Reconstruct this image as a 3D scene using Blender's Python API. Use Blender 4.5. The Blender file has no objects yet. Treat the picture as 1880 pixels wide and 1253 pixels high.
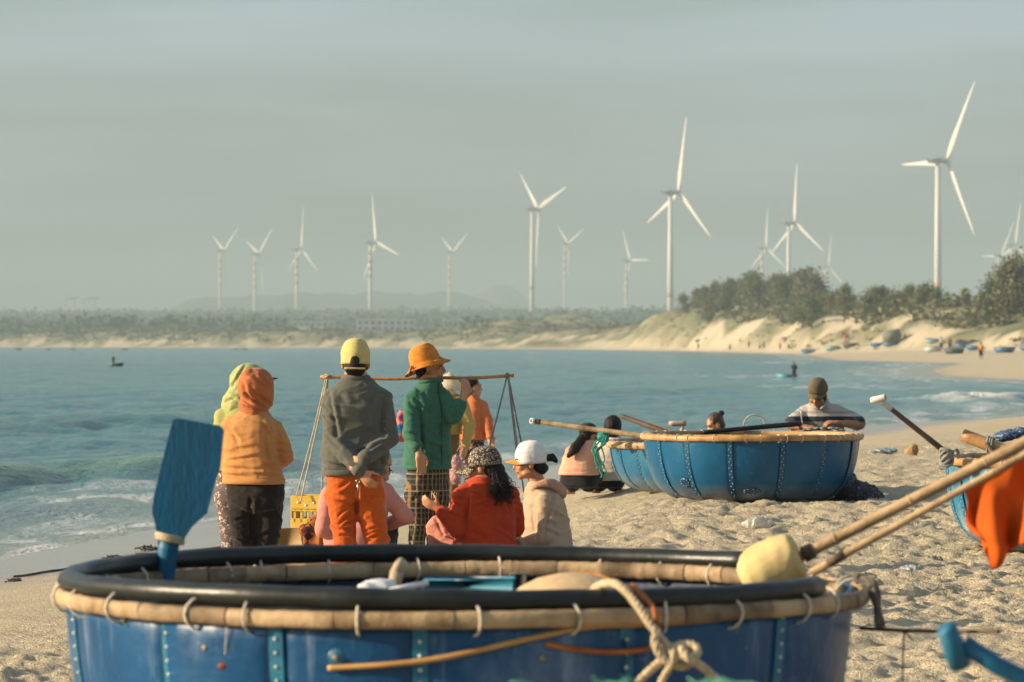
import bpy, math, random
import numpy as np
from mathutils import Vector, Matrix

R = math.radians
random.seed(7); rng = np.random.default_rng(11)
scene = bpy.context.scene
col = scene.collection

# ------------------------------------------------------------------ camera, sky, sun, exposure
F, HY, CX, CH = 7050.0, 632.0, 940.0, 1.6          # focal length in photo pixels, horizon row, centre column, eye height
cam_data = bpy.data.cameras.new('camera')
cam = bpy.data.objects.new('camera', cam_data); col.objects.link(cam)
cam.location = (0, 0, CH); cam.rotation_euler = (R(90), 0, 0)
cam_data.sensor_width = 36.0; cam_data.lens = F / 1880 * 36.0
cam_data.shift_y = 5.5 / 1880
cam_data.clip_start = 0.1; cam_data.clip_end = 40000
cam_data.dof.use_dof = True; cam_data.dof.focus_distance = 25.0; cam_data.dof.aperture_fstop = 6.7
scene.camera = cam

SUN_EL, SUN_AZ = 19.0, 6.0                        # degrees; azimuth from -X towards the camera
sv = Vector((-math.cos(R(SUN_AZ)) * math.cos(R(SUN_EL)), -math.sin(R(SUN_AZ)) * math.cos(R(SUN_EL)), math.sin(R(SUN_EL))))
world = bpy.data.worlds.new('World'); scene.world = world; world.use_nodes = True
wn, wl = world.node_tree.nodes, world.node_tree.links
wn.clear()
w_out = wn.new('ShaderNodeOutputWorld'); w_bg = wn.new('ShaderNodeBackground')
sky = wn.new('ShaderNodeTexSky'); sky.sky_type = 'NISHITA'; sky.sun_disc = False
sky.sun_elevation = R(SUN_EL); sky.sun_rotation = math.atan2(sv.x, sv.y)
sky.air_density = 1.0; sky.dust_density = 3.0; sky.ozone_density = 1.0; sky.altitude = 0
w_tc = wn.new('ShaderNodeTexCoord'); w_map = wn.new('ShaderNodeMapping'); w_map.inputs['Scale'].default_value = (5, 5, 42)
w_map.inputs['Rotation'].default_value = (0, R(1.5), 0)
w_noise = wn.new('ShaderNodeTexNoise'); w_noise.inputs['Scale'].default_value = 1.0; w_noise.inputs['Detail'].default_value = 4; w_noise.inputs['Roughness'].default_value = .5
w_ramp = wn.new('ShaderNodeValToRGB'); w_ramp.color_ramp.elements[0].position = .38; w_ramp.color_ramp.elements[1].position = .68
w_tint = wn.new('ShaderNodeMix'); w_tint.data_type = 'RGBA'; w_tint.blend_type = 'MULTIPLY'; w_tint.inputs['Factor'].default_value = 1
w_tint.inputs[7].default_value = (0.90, 1.0, 1.06, 1)
w_mul = wn.new('ShaderNodeMix'); w_mul.data_type = 'RGBA'; w_mul.blend_type = 'MIX'
w_mul.inputs[7].default_value = (5.0, 5.9, 6.8, 1)      # thin even veil of high cloud
w_veil = wn.new('ShaderNodeMapRange'); w_veil.inputs['To Min'].default_value = .18; w_veil.inputs['To Max'].default_value = .46
wl.new(w_tc.outputs['Generated'], w_map.inputs['Vector']); wl.new(w_map.outputs['Vector'], w_noise.inputs['Vector'])
wl.new(w_noise.outputs['Fac'], w_ramp.inputs['Fac']); wl.new(w_ramp.outputs['Color'], w_veil.inputs['Value'])
wl.new(sky.outputs['Color'], w_tint.inputs[6]); wl.new(w_tint.outputs[2], w_mul.inputs[6])
wl.new(w_veil.outputs['Result'], w_mul.inputs['Factor'])
wl.new(w_mul.outputs[2], w_bg.inputs['Color']); w_bg.inputs['Strength'].default_value = 0.076
wl.new(w_bg.outputs['Background'], w_out.inputs['Surface'])

sd_ = bpy.data.lights.new('sun', 'SUN'); sun = bpy.data.objects.new('sun', sd_); col.objects.link(sun)
sd_.energy = 5.0; sd_.angle = R(0.55); sd_.color = (1.0, 0.80, 0.55)
sun.rotation_euler = sv.to_track_quat('Z', 'Y').to_euler()
vs = scene.view_settings
vs.view_transform = 'Standard'; vs.look = 'None'; vs.exposure = 0.90; vs.gamma = 1.0; vs.use_curve_mapping = False
scene.cycles.max_bounces = 6; scene.cycles.diffuse_bounces = 2; scene.cycles.glossy_bounces = 3
scene.cycles.transmission_bounces = 4; scene.cycles.transparent_max_bounces = 8; scene.cycles.volume_bounces = 0
scene.cycles.use_denoising = True; scene.cycles.caustics_reflective = False; scene.cycles.caustics_refractive = False

# ------------------------------------------------------------------ small numeric helpers
def at(px, py, Y):
    return np.array([(px - CX) * Y / F, Y, CH + (HY - py) * Y / F])
def V(*a): return np.array(a, dtype=float)
def nrm(v):
    v = np.asarray(v, float); n = np.linalg.norm(v); return v / n if n > 1e-9 else v
def sstep(t): t = np.clip(t, 0, 1); return t * t * (3 - 2 * t)
def _hash(ix, iy, iz, seed):
    h = (ix.astype(np.int64) * 374761393 + iy.astype(np.int64) * 668265263 + iz.astype(np.int64) * 1442695041 + seed * 974711) & 0xFFFFFFFF
    h = ((h ^ (h >> 13)) * 1274126177) & 0xFFFFFFFF
    h = ((h ^ (h >> 16)) * 2246822519) & 0xFFFFFFFF
    return ((h ^ (h >> 15)) & 0xFFFFFF) / float(0xFFFFFF)
def vnoise(x, y, z=None, seed=0):
    x = np.asarray(x, float); y = np.asarray(y, float)
    z = np.zeros_like(x) if z is None else np.asarray(z, float)
    fx, fy, fz = np.floor(x), np.floor(y), np.floor(z)
    u, v, w = x - fx, y - fy, z - fz
    u, v, w = u * u * (3 - 2 * u), v * v * (3 - 2 * v), w * w * (3 - 2 * w)
    r = 0
    for dz in (0, 1):
        for dy in (0, 1):
            for dx in (0, 1):
                r = r + _hash(fx + dx, fy + dy, fz + dz, seed) * (u if dx else 1 - u) * (v if dy else 1 - v) * (w if dz else 1 - w)
    return r * 2 - 1
def fbm(x, y, z=None, seed=0, octv=3, gain=.5):
    r = 0; a = 1; f = 1
    for i in range(octv):
        r = r + a * vnoise(x * f, y * f, None if z is None else z * f, seed + i * 13); a *= gain; f *= 2.03
    return r
def worley(x, y, seed=0):
    fx, fy = np.floor(x), np.floor(y); best = np.full(x.shape, 9.0); ident = np.zeros(x.shape)
    for dx in (-1, 0, 1):
        for dy in (-1, 0, 1):
            cx, cy = fx + dx, fy + dy; z0 = np.zeros_like(fx)
            px = cx + _hash(cx, cy, z0, seed); py = cy + _hash(cx, cy, z0 + 1, seed)
            d = np.hypot(px - x, py - y); m = d < best
            best = np.where(m, d, best); ident = np.where(m, _hash(cx, cy, z0 + 2, seed), ident)
    return best, ident

# ------------------------------------------------------------------ materials
MATS = {}
def newmat(name):
    m = bpy.data.materials.new(name); m.use_nodes = True
    nt = m.node_tree; b = nt.nodes['Principled BSDF']
    return m, nt.nodes, nt.links, b
def coords(n, l, scale=(1, 1, 1), rot=(0, 0, 0), kind='Object'):
    t = n.new('ShaderNodeTexCoord'); mp = n.new('ShaderNodeMapping')
    mp.inputs['Scale'].default_value = scale; mp.inputs['Rotation'].default_value = rot
    l.new(t.outputs[kind], mp.inputs['Vector']); return mp.outputs['Vector']
def noise_n(n, l, vec, scale, detail=4, rough=.55):
    t = n.new('ShaderNodeTexNoise'); t.inputs['Scale'].default_value = scale; t.inputs['Detail'].default_value = detail
    t.inputs['Roughness'].default_value = rough; l.new(vec, t.inputs['Vector']); return t.outputs['Fac']
def ramp(n, l, fac, stops, const=False):
    r = n.new('ShaderNodeValToRGB'); cr = r.color_ramp
    if const: cr.interpolation = 'CONSTANT'
    while len(cr.elements) < len(stops): cr.elements.new(.5)
    for e, (p, c) in zip(cr.elements, stops):
        e.position = p; e.color = (*c, 1) if len(c) == 3 else c
    l.new(fac, r.inputs['Fac']); return r.outputs['Color']
def mixc(n, l, fac, a, b, mode='MIX'):
    m = n.new('ShaderNodeMix'); m.data_type = 'RGBA'; m.blend_type = mode
    for s, v in ((0, fac), (6, a), (7, b)):
        if hasattr(v, 'links') or hasattr(v, 'is_linked'): l.new(v, m.inputs[s])
        elif s == 0: m.inputs[0].default_value = v
        else: m.inputs[s].default_value = (*v, 1)
    return m.outputs[2]
def math_n(n, l, op, a, b=None, clamp=False):
    m = n.new('ShaderNodeMath'); m.operation = op; m.use_clamp = clamp
    for i, v in enumerate((a, b)):
        if v is None: continue
        if hasattr(v, 'is_linked'): l.new(v, m.inputs[i])
        else: m.inputs[i].default_value = v
    return m.outputs[0]
def bump_n(n, l, h, b, strength=.3, dist=.01):
    bp = n.new('ShaderNodeBump'); bp.inputs['Strength'].default_value = strength; bp.inputs['Distance'].default_value = dist
    l.new(h, bp.inputs['Height']); l.new(bp.outputs['Normal'], b.inputs['Normal'])
def mat(name, c1=None, c2=None, rough=.7, scale=8, bump=0, bscale=60, bdist=.004, spec=.4, metal=0, stretch=(1, 1, 1), contrast=(.35, .65), transl=None, coat=0):
    if name in MATS: return MATS[name]
    m, n, l, b = newmat(name)
    c2 = c2 or tuple(x * .72 for x in c1)
    v = coords(n, l, stretch)
    l.new(ramp(n, l, noise_n(n, l, v, scale), [(contrast[0], c1), (contrast[1], c2)]), b.inputs['Base Color'])
    b.inputs['Roughness'].default_value = rough; b.inputs['Specular IOR Level'].default_value = spec; b.inputs['Metallic'].default_value = metal
    b.inputs['Coat Weight'].default_value = coat
    if bump: bump_n(n, l, noise_n(n, l, v, bscale, 5, .6), b, bump, bdist)
    if transl:
        t = n.new('ShaderNodeBsdfTranslucent'); t.inputs['Color'].default_value = (*transl[1], 1)
        ms = n.new('ShaderNodeMixShader'); ms.inputs[0].default_value = transl[0]
        l.new(b.outputs[0], ms.inputs[1]); l.new(t.outputs[0], ms.inputs[2]); l.new(ms.outputs[0], n['Material Output'].inputs['Surface'])
    MATS[name] = m; return m
def cloth(name, c1=(.1, .1, .1), c2=None, rough=.88, bump=.22, crease=4.5):
    if name in MATS: return MATS[name]
    m, n, l, b = newmat(name); v = coords(n, l); c2 = c2 or tuple(x * .8 for x in c1)
    c = ramp(n, l, noise_n(n, l, v, 6, 5, .65), [(.3, c1), (.7, c2)])
    wv = ramp(n, l, noise_n(n, l, v, 210, 2), [(.35, (.78, .78, .78)), (.6, (1.08, 1.08, 1.08))]); c = mixc(n, l, 1.0, c, wv, 'MULTIPLY')
    l.new(c, b.inputs['Base Color']); b.inputs['Roughness'].default_value = rough; b.inputs['Specular IOR Level'].default_value = .15
    b.inputs['Sheen Weight'].default_value = .12
    t = n.new('ShaderNodeTexNoise'); t.inputs['Scale'].default_value = crease; t.inputs['Detail'].default_value = 1.2; t.inputs['Distortion'].default_value = .6
    l.new(coords(n, l, (.7, .7, 1.7), (R(14), R(9), 0)), t.inputs['Vector'])
    rd = math_n(n, l, 'ABSOLUTE', math_n(n, l, 'SUBTRACT', t.outputs['Fac'], .5)); rd = math_n(n, l, 'POWER', math_n(n, l, 'MULTIPLY', rd, 3.0, True), .6)
    h = math_n(n, l, 'ADD', rd, math_n(n, l, 'MULTIPLY', noise_n(n, l, v, 160, 3), .05))
    bump_n(n, l, h, b, bump, .022); MATS[name] = m; return m
SKIN = lambda: mat('skin', (.47, .235, .12), (.38, .175, .085), .5, 9, .12, 120, .002, .4)
SKIN2 = lambda: mat('skin_tanned', (.33, .15, .07), (.25, .105, .045), .5, 9, .12, 120, .002, .4)
HAIR = lambda: mat('hair_black', (.008, .006, .005), (.016, .011, .009), .62, 30, .6, 120, .006, .2, stretch=(1, 1, .3))
BAMBOO = lambda: mat('bamboo', (.50, .29, .11), (.26, .13, .045), .5, 7, .3, 60, .003, .4, stretch=(1, 1, .6))
BAMBOO_PALE = lambda: mat('bamboo_pale', (.44, .31, .17), (.14, .085, .04), .6, 9, .7, 45, .006, .3, contrast=(.42, .72))
BAMBOO_DARK = lambda: mat('bamboo_dark', (.13, .085, .05), (.06, .04, .028), .6, 6, .4, 50, .004, .3)
WOOD = lambda: mat('wood_weathered', (.36, .23, .12), (.22, .13, .07), .75, 6, .4, 40, .005, .3)
ROPE = lambda: mat('rope_pale', (.55, .45, .30), (.38, .29, .17), .9, 40, .6, 160, .004, .15)
CORD = lambda: mat('lashing_cord', (.66, .60, .50), (.48, .42, .33), .8, 40, .4, 160, .002, .2)

# ------------------------------------------------------------------ mesh builders
class MB:
    def __init__(s): s.v = []; s.f = []; s.n = 0
    def add(s, v, f):
        v = np.asarray(v, float); s.v.append(v)
        s.f.extend([tuple(i + s.n for i in q) for q in f]); s.n += len(v); return s
    def box(s, c, size, rot=None, bevel=0):
        h = np.asarray(size, float) / 2
        if bevel:
            b = min(bevel, *(h * .9)); P = []
            for sx in (-1, 1):
                for sy in (-1, 1):
                    for sz in (-1, 1):
                        P += [(sx * (h[0] - b), sy * (h[1] - b), sz * h[2]), (sx * (h[0] - b), sy * h[1], sz * (h[2] - b)), (sx * h[0], sy * (h[1] - b), sz * (h[2] - b))]
            P = np.array(P)
            def idx(sx, sy, sz, k): return ((sx > 0) * 4 + (sy > 0) * 2 + (sz > 0)) * 3 + k
            fs = []
            for z in (-1, 1): fs.append([idx(-1, -1, z, 0), idx(1, -1, z, 0), idx(1, 1, z, 0), idx(-1, 1, z, 0)][::z])
            for y in (-1, 1): fs.append([idx(-1, y, -1, 1), idx(1, y, -1, 1), idx(1, y, 1, 1), idx(-1, y, 1, 1)][::-y])
            for x in (-1, 1): fs.append([idx(x, -1, -1, 2), idx(x, 1, -1, 2), idx(x, 1, 1, 2), idx(x, -1, 1, 2)][::x])
            for y in (-1, 1):
                for z in (-1, 1): fs.append([idx(-1, y, z, 0), idx(1, y, z, 0), idx(1, y, z, 1), idx(-1, y, z, 1)][::-(y * z)])
            for x in (-1, 1):
                for z in (-1, 1): fs.append([idx(x, -1, z, 0), idx(x, 1, z, 0), idx(x, 1, z, 2), idx(x, -1, z, 2)][::x * z])
            for x in (-1, 1):
                for y in (-1, 1): fs.append([idx(x, y, -1, 1), idx(x, y, 1, 1), idx(x, y, 1, 2), idx(x, y, -1, 2)][::-(x * y)])
            for x in (-1, 1):
                for y in (-1, 1):
                    for z in (-1, 1): fs.append([idx(x, y, z, 0), idx(x, y, z, 1), idx(x, y, z, 2)][::-(x * y * z)])
        else:
            P = np.array([(x, y, z) for x in (-h[0], h[0]) for y in (-h[1], h[1]) for z in (-h[2], h[2])])
            fs = [(0, 1, 3, 2), (4, 6, 7, 5), (0, 4, 5, 1), (2, 3, 7, 6), (0, 2, 6, 4), (1, 5, 7, 3)]
        if rot is not None: P = P @ np.array(rot).T
        return s.add(P + np.asarray(c, float), fs)
    def rings(s, rs, cap=True, closed=False):
        k = len(rs[0]); V_ = np.concatenate(rs); f = []
        m = len(rs)
        for i in range(m if closed else m - 1):
            j = (i + 1) % m
            for a in range(k):
                b = (a + 1) % k; f.append((i * k + a, i * k + b, j * k + b, j * k + a))
        if cap and not closed:
            f.append(tuple(range(k))[::-1]); f.append(tuple((m - 1) * k + a for a in range(k)))
        return s.add(V_, f)
    def tube(s, pts, r, seg=8, cap=True, closed=False, flat=1.0, updir=None):
        pts = np.asarray(pts, float); m = len(pts)
        rr = np.full(m, r) if np.isscalar(r) else np.asarray(r, float)
        T = np.gradient(pts, axis=0) if not closed else (np.roll(pts, -1, 0) - np.roll(pts, 1, 0))
        T /= (np.linalg.norm(T, axis=1)[:, None] + 1e-12)
        a = np.asarray(updir, float) if updir is not None else (V(0, 0, 1) if abs(T[0][2]) < .9 else V(1, 0, 0))
        rs = []; ang = np.linspace(0, 2 * math.pi, seg, endpoint=False)
        u = nrm(a - T[0] * np.dot(a, T[0]))
        for i in range(m):
            base = np.asarray(updir, float) if updir is not None else u
            u = nrm(base - T[i] * np.dot(base, T[i])); w = np.cross(T[i], u)
            rs.append(pts[i] + rr[i] * (np.cos(ang)[:, None] * w * flat + np.sin(ang)[:, None] * u))
        return s.rings(rs, cap, closed)
    def capsule(s, p, q, r1, r2, seg=10):
        p = np.asarray(p, float); q = np.asarray(q, float); d = q - p; L = np.linalg.norm(d)
        d = d / L if L > 1e-6 else V(0, 0, 1)
        P = []; Rr = []
        for t in (-.999, -.8, -.45): P.append(p + d * r1 * t); Rr.append(r1 * math.sqrt(1 - t * t))
        P.append(p); Rr.append(r1); P.append(q); Rr.append(r2)
        for t in (.45, .8, .999): P.append(q + d * r2 * t); Rr.append(r2 * math.sqrt(1 - t * t))
        return s.tube(P, np.maximum(Rr, 1e-4), seg)
    def chain(s, pts, rr, seg=10):
        for i in range(len(pts) - 1): s.capsule(pts[i], pts[i + 1], rr[i], rr[i + 1], seg)
        return s
    def ell(s, c, rad, M=None, nu=14, nv=9):
        rs = []
        for j in range(nv + 1):
            t = math.pi * (j + (.02 if j == 0 else -.02 if j == nv else 0)) / nv
            a = np.linspace(0, 2 * math.pi, nu, endpoint=False)
            rs.append(np.stack([np.sin(t) * np.cos(a), np.sin(t) * np.sin(a), np.full(nu, -math.cos(t))], 1) * np.asarray(rad, float))
        rs = [(r @ np.asarray(M).T if M is not None else r) + np.asarray(c, float) for r in rs]
        return s.rings(rs)
    def lathe(s, prof, c=(0, 0, 0), seg=24, M=None, closed=True):
        a = np.linspace(0, 2 * math.pi, seg, endpoint=False); rs = []
        for r, z in prof:
            P = np.stack([r * np.cos(a), r * np.sin(a), np.full(seg, z)], 1)
            rs.append((P @ np.asarray(M).T if M is not None else P) + np.asarray(c, float))
        return s.rings(rs, cap=closed)
    def verts(s): return np.concatenate(s.v)

def mesh_from(name, v, f, smooth=True):
    me = bpy.data.meshes.new(name); me.from_pydata(np.asarray(v).tolist(), [], f)
    if smooth: me.shade_smooth()
    return me
def quads_mesh(name, v, q, smooth=True):
    me = bpy.data.meshes.new(name); nq = len(q)
    me.vertices.add(len(v)); me.vertices.foreach_set('co', np.asarray(v, np.float32).ravel())
    me.loops.add(nq * 4); me.loops.foreach_set('vertex_index', np.asarray(q, np.int32).ravel())
    me.polygons.add(nq); me.polygons.foreach_set('loop_start', np.arange(0, nq * 4, 4, dtype=np.int32))
    me.update(calc_edges=True); me.validate()
    if smooth: me.shade_smooth()
    return me
ORI = {}
def wloc(o):
    p = np.zeros(3)
    while o is not None: p += np.array(o.location); o = o.parent
    return p
def link(me, name, m, parent=None, loc=None):
    o = bpy.data.objects.new(name, me); col.objects.link(o)
    if m is not None and len(me.materials) == 0: me.materials.append(m)
    if parent is not None: o.parent = parent
    if loc is not None: o.location = loc
    return o
def build(mb, name, m, parent=None, base=None, smooth=True):
    """mesh in world coordinates; stored relative to its parent's place (or to base when top-level)"""
    v = mb.verts(); off = wloc(parent) if parent is not None else np.asarray(base if base is not None else (0, 0, 0), float)
    me = mesh_from(name, v - off, mb.f, smooth)
    return link(me, name, m, parent, None if parent is not None else off)
def tag(o, label, cat, group=None):
    o['label'] = label; o['category'] = cat
    if group: o['group'] = group
    return o
def thing(name, label, cat, loc=(0, 0, 0), group=None):
    o = bpy.data.objects.new(name, None); col.objects.link(o); o.location = loc; o.empty_display_size = .1
    return tag(o, label, cat, group)
def structure(o): o['kind'] = 'structure'; return o
def stuff(o, label=None, cat=None):
    o['kind'] = 'stuff'
    if label: o['label'] = label
    if cat: o['category'] = cat
    return o
def copy_tree(o, parent=None, mats=None):
    c = o.copy(); col.objects.link(c); c.parent = parent
    if mats and c.type == 'MESH' and o.name.split('.')[0] in mats and len(c.material_slots):
        c.material_slots[0].link = 'OBJECT'; c.material_slots[0].material = mats[o.name.split('.')[0]]
    for ch in o.children: copy_tree(ch, c, mats)
    return c
def rotz(a): c, s = math.cos(a), math.sin(a); return np.array([[c, -s, 0], [s, c, 0], [0, 0, 1]])
def frame(zdir, xhint=(1, 0, 0)):
    z = nrm(zdir); x = np.asarray(xhint, float); x = x - z * np.dot(x, z)
    if np.linalg.norm(x) < 1e-4: x = np.cross(z, V(0, 1, 0))
    x = nrm(x); return np.stack([x, np.cross(z, x), z], 1)
def crease_fn(base, lines, Z):
    segs = []
    for c in lines:
        (x0, y0), (x1, y1) = c[0], c[1]; wd = c[2] if len(c) > 2 else .011; dp = c[3] if len(c) > 3 else .012
        a, b = at(x0, y0, Z), at(x1, y1, Z); segs.append((a[[0, 2]], b[[0, 2]], wd, dp))
    def fn(co, no):
        d0 = base(co)
        face = np.clip(-no[:, 1] * 1.6, 0, 1); P = co[:, [0, 2]]
        for a, b, wd, dp in segs:
            d = b - a; L2 = d @ d; t = ((P - a) @ d) / L2; tc = np.clip(t, 0, 1); q = a + tc[:, None] * d; off = P - q
            dist = np.linalg.norm(off, axis=1); sgn = np.sign(off @ np.array([-d[1], d[0]])); s_ = dist * sgn
            prof = -np.exp(-(s_ / wd) ** 2) + .75 * np.exp(-((s_ - 1.9 * wd) / (1.3 * wd)) ** 2)
            d0 = d0 + dp * prof * face * (np.sin(np.pi * np.clip(t * .8 + .1, 0, 1)) ** .6)
        return d0
    fn.needs_normal = True; return fn
def remesh(mb, voxel, smooth=4, fold=None):
    me0 = mesh_from('tmp', mb.verts(), mb.f, False); ob = bpy.data.objects.new('tmp', me0); col.objects.link(ob)
    md = ob.modifiers.new('r', 'REMESH'); md.mode = 'VOXEL'; md.voxel_size = voxel
    if smooth: sm = ob.modifiers.new('s', 'SMOOTH'); sm.factor = .5; sm.iterations = smooth
    dg = bpy.context.evaluated_depsgraph_get(); me = bpy.data.meshes.new_from_object(ob.evaluated_get(dg))
    bpy.data.objects.remove(ob); bpy.data.meshes.remove(me0)
    me.shade_smooth()
    if fold is not None:
        n = len(me.vertices); co = np.empty(n * 3, np.float32); me.vertices.foreach_get('co', co); co = co.reshape(-1, 3).astype(float)
        no = np.empty(n * 3, np.float32); me.vertices.foreach_get('normal', no); no = no.reshape(-1, 3)
        co = co + no * (fold(co, no) if getattr(fold, 'needs_normal', False) else fold(co))[:, None]; me.vertices.foreach_set('co', co.astype(np.float32).ravel()); me.update()
    return me
def link_world(me, name, m, parent):
    off = wloc(parent); me.transform(Matrix.Translation(Vector(-off))); me.name = name
    return link(me, name, m, parent)

# ------------------------------------------------------------------ the ground: near beach, bay, far beach, dunes, inland
SHORE = np.array([(-30, -40), (-14, 5), (-8, 22), (-4.8, 35.9), (-3.1, 45.4), (.9, 58.3), (8, 86), (13.5, 101), (21, 135), (29, 170), (27, 198),
                  (24.3, 241), (30, 300), (44, 400), (41, 440), (38, 482), (45, 600), (53, 760), (50, 900), (44, 1100), (18, 1400), (-60, 1750), (-300, 2250),
                  (-900, 2800), (-2500, 3300), (-4500, 3500)], float)
SEA = -0.45
def shore_sd(X, Y):
    X = np.asarray(X, float); Y = np.asarray(Y, float); best = np.full(X.shape, 1e9)
    for a, b in zip(SHORE[:-1], SHORE[1:]):
        d = b - a; t = np.clip(((X - a[0]) * d[0] + (Y - a[1]) * d[1]) / (d @ d), 0, 1)
        best = np.minimum(best, np.hypot(X - a[0] - t * d[0], Y - a[1] - t * d[1]))
    poly = np.vstack([SHORE, [(-4500, 20000), (20000, 20000), (20000, -40)]]); inside = np.zeros(X.shape, bool)
    for a, b in zip(poly, np.roll(poly, -1, 0)):
        if a[1] == b[1]: continue
        c = ((a[1] > Y) != (b[1] > Y)) & (X < (b[0] - a[0]) * (Y - a[1]) / (b[1] - a[1]) + a[0]); inside ^= c
    return np.where(inside, best, -best)
def ground_z(X, Y, detail=True, sd=None):
    X = np.asarray(X, float); Y = np.asarray(Y, float)
    sd = shore_sd(X, Y) if sd is None else sd
    sdn = sd + .5 * fbm(X * .25, Y * .12, seed=3) * sstep((60 - Y) / 30)
    zn = SEA + .45 * sstep((sdn + 1.2) / 7.7) + .18 * sstep((Y - 28) / 7) * sstep((X + .3) / 2.0)
    zn = np.where(sdn < -1.2, SEA + .06 * (sdn + 1.2), zn)
    far_s = np.where(sd > 0, SEA + .95 * sstep(sd / 24) , SEA + .04 * sd)
    Hd = np.clip(6.0 + (Y - 700) * .0098, 5, 12) * (1 - .45 * sstep((Y - 1270) / 250))
    nz = fbm(X / 26, Y / 60, seed=5, octv=4); nz2 = fbm(X / 7, Y / 16, seed=8, octv=3)
    foot = 5 + 23 * sstep((760 - Y) / 260)
    dune = Hd * sstep((sd - foot - 3 * nz2) / (17 + 30 * sstep((Y - 1270) / 200))) * (1 + .2 * nz + .14 * nz2) + .5 * nz2 * sstep((sd - foot) / 10)
    inl = 31 * sstep((sd - 120) / 2600)
    bump = 11 * np.exp(-((X - 35) / 36) ** 2 - ((Y - 2250) / 110) ** 2) + 6 * np.exp(-((X - 5) / 25) ** 2 - ((Y - 1900) / 90) ** 2)
    zf = np.where(sd > 0, far_s + dune + inl + bump * sstep(sd / 40), np.maximum(far_s, -2.4))
    w = sstep((Y - 75) / 60); z = np.maximum(zn * (1 - w) + zf * w, -2.4)
    if detail:
        near = sstep((75 - Y) / 25); dry = sstep((sd - 4.0) / 3.0)
        wx = X + .05 * vnoise(X * 6, Y * 6, seed=31); wy = Y + .05 * vnoise(X * 6, Y * 6, seed=32)
        d1, i1 = worley(wx * 4.0, wy * 3.2, 41); d2, i2 = worley(wx * 8.5 + 7, wy * 7.0, 42); d3, i3 = worley(wx * 15 + 3, wy * 13, 43)
        pit = -.048 * np.exp(-(d1 / .30) ** 2) * (i1 > .25) + .022 * np.exp(-((d1 - .5) / .16) ** 2)
        pit2 = -.034 * np.exp(-(d2 / .30) ** 2) + .009 * np.exp(-((d2 - .5) / .2) ** 2)
        pit2 = pit2 - .016 * np.exp(-(d3 / .35) ** 2) * (i3 > .4)
        lum = .024 * fbm(X * 7, Y * 6, seed=21, octv=3) + .02 * fbm(X * 1.1, Y * 1.1, seed=22, octv=2)
        patch = np.clip(.55 + .75 * fbm(X * .55, Y * .4, seed=61, octv=2), .12, 1.5)
        z = z + near * (dry * ((pit + pit2) * patch + lum) + (1 - dry) * .004 * fbm(X * 3, Y * 3, seed=23))
    return z
def gz(x, y, detail=False): return float(ground_z(np.array([x]), np.array([y]), detail)[0])

def fan(rows, us):
    Yg, U = np.meshgrid(rows, us, indexing='ij'); Xg = U * np.maximum(Yg, 9.0)
    nr, nc = Yg.shape; i = np.arange(nr - 1)[:, None] * nc + np.arange(nc - 1)[None]
    q = np.stack([i, i + 1, i + nc + 1, i + nc], -1).reshape(-1, 4)
    return Xg.ravel(), Yg.ravel(), q
rows = [-60, -30, -10, 0, 4, 7]; y = 8.5
while y < 62: rows.append(y); y *= 1.00135
while y < 300: rows.append(y); y *= 1.008
while y < 11000: rows.append(y); y *= 1.014
rows.append(11200)
core = np.arange(-.165, .1655, .00138); side = [.170, .178, .19, .21, .235, .27, .33, .45, .7, 1.1, 1.7, 2.4, 3.4]
us = np.array([-a for a in side[::-1]] + list(core) + side)
X, Y, q = fan(np.array(rows), us)
sd = shore_sd(X, Y); Zg = ground_z(X, Y, True, sd)
me = quads_mesh('beach_ground', np.stack([X, Y, Zg], 1), q)
zb = ground_z(X, Y, False, sd)
wet = np.where(Y < 140, sstep((3.6 + .5 * fbm(X * .6, Y * .3, seed=77) - sd) / 2.2), sstep((5 - sd) / 5))
veg_n = fbm(X / 8, Y / 26, seed=15, octv=5, gain=.6)
veg = sstep((sd - 6 - 23 * sstep((760 - Y) / 260)) / 9) * sstep((veg_n + .50 + .5 * sstep((sd - 24) / 20)) / .35) * (Y > 250)
veg = np.where(Y > 250, np.maximum(veg, sstep((sd - 45) / 30)), 0)
veg = np.where((Y > 1500) & (X < -10), np.maximum(veg, sstep((sd - 30) / 30)), veg)
for nm, arr in (('wet', wet), ('veg', veg)):
    at_ = me.attributes.new(nm, 'FLOAT', 'POINT'); at_.data.foreach_set('value', arr.astype(np.float32))
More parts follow.
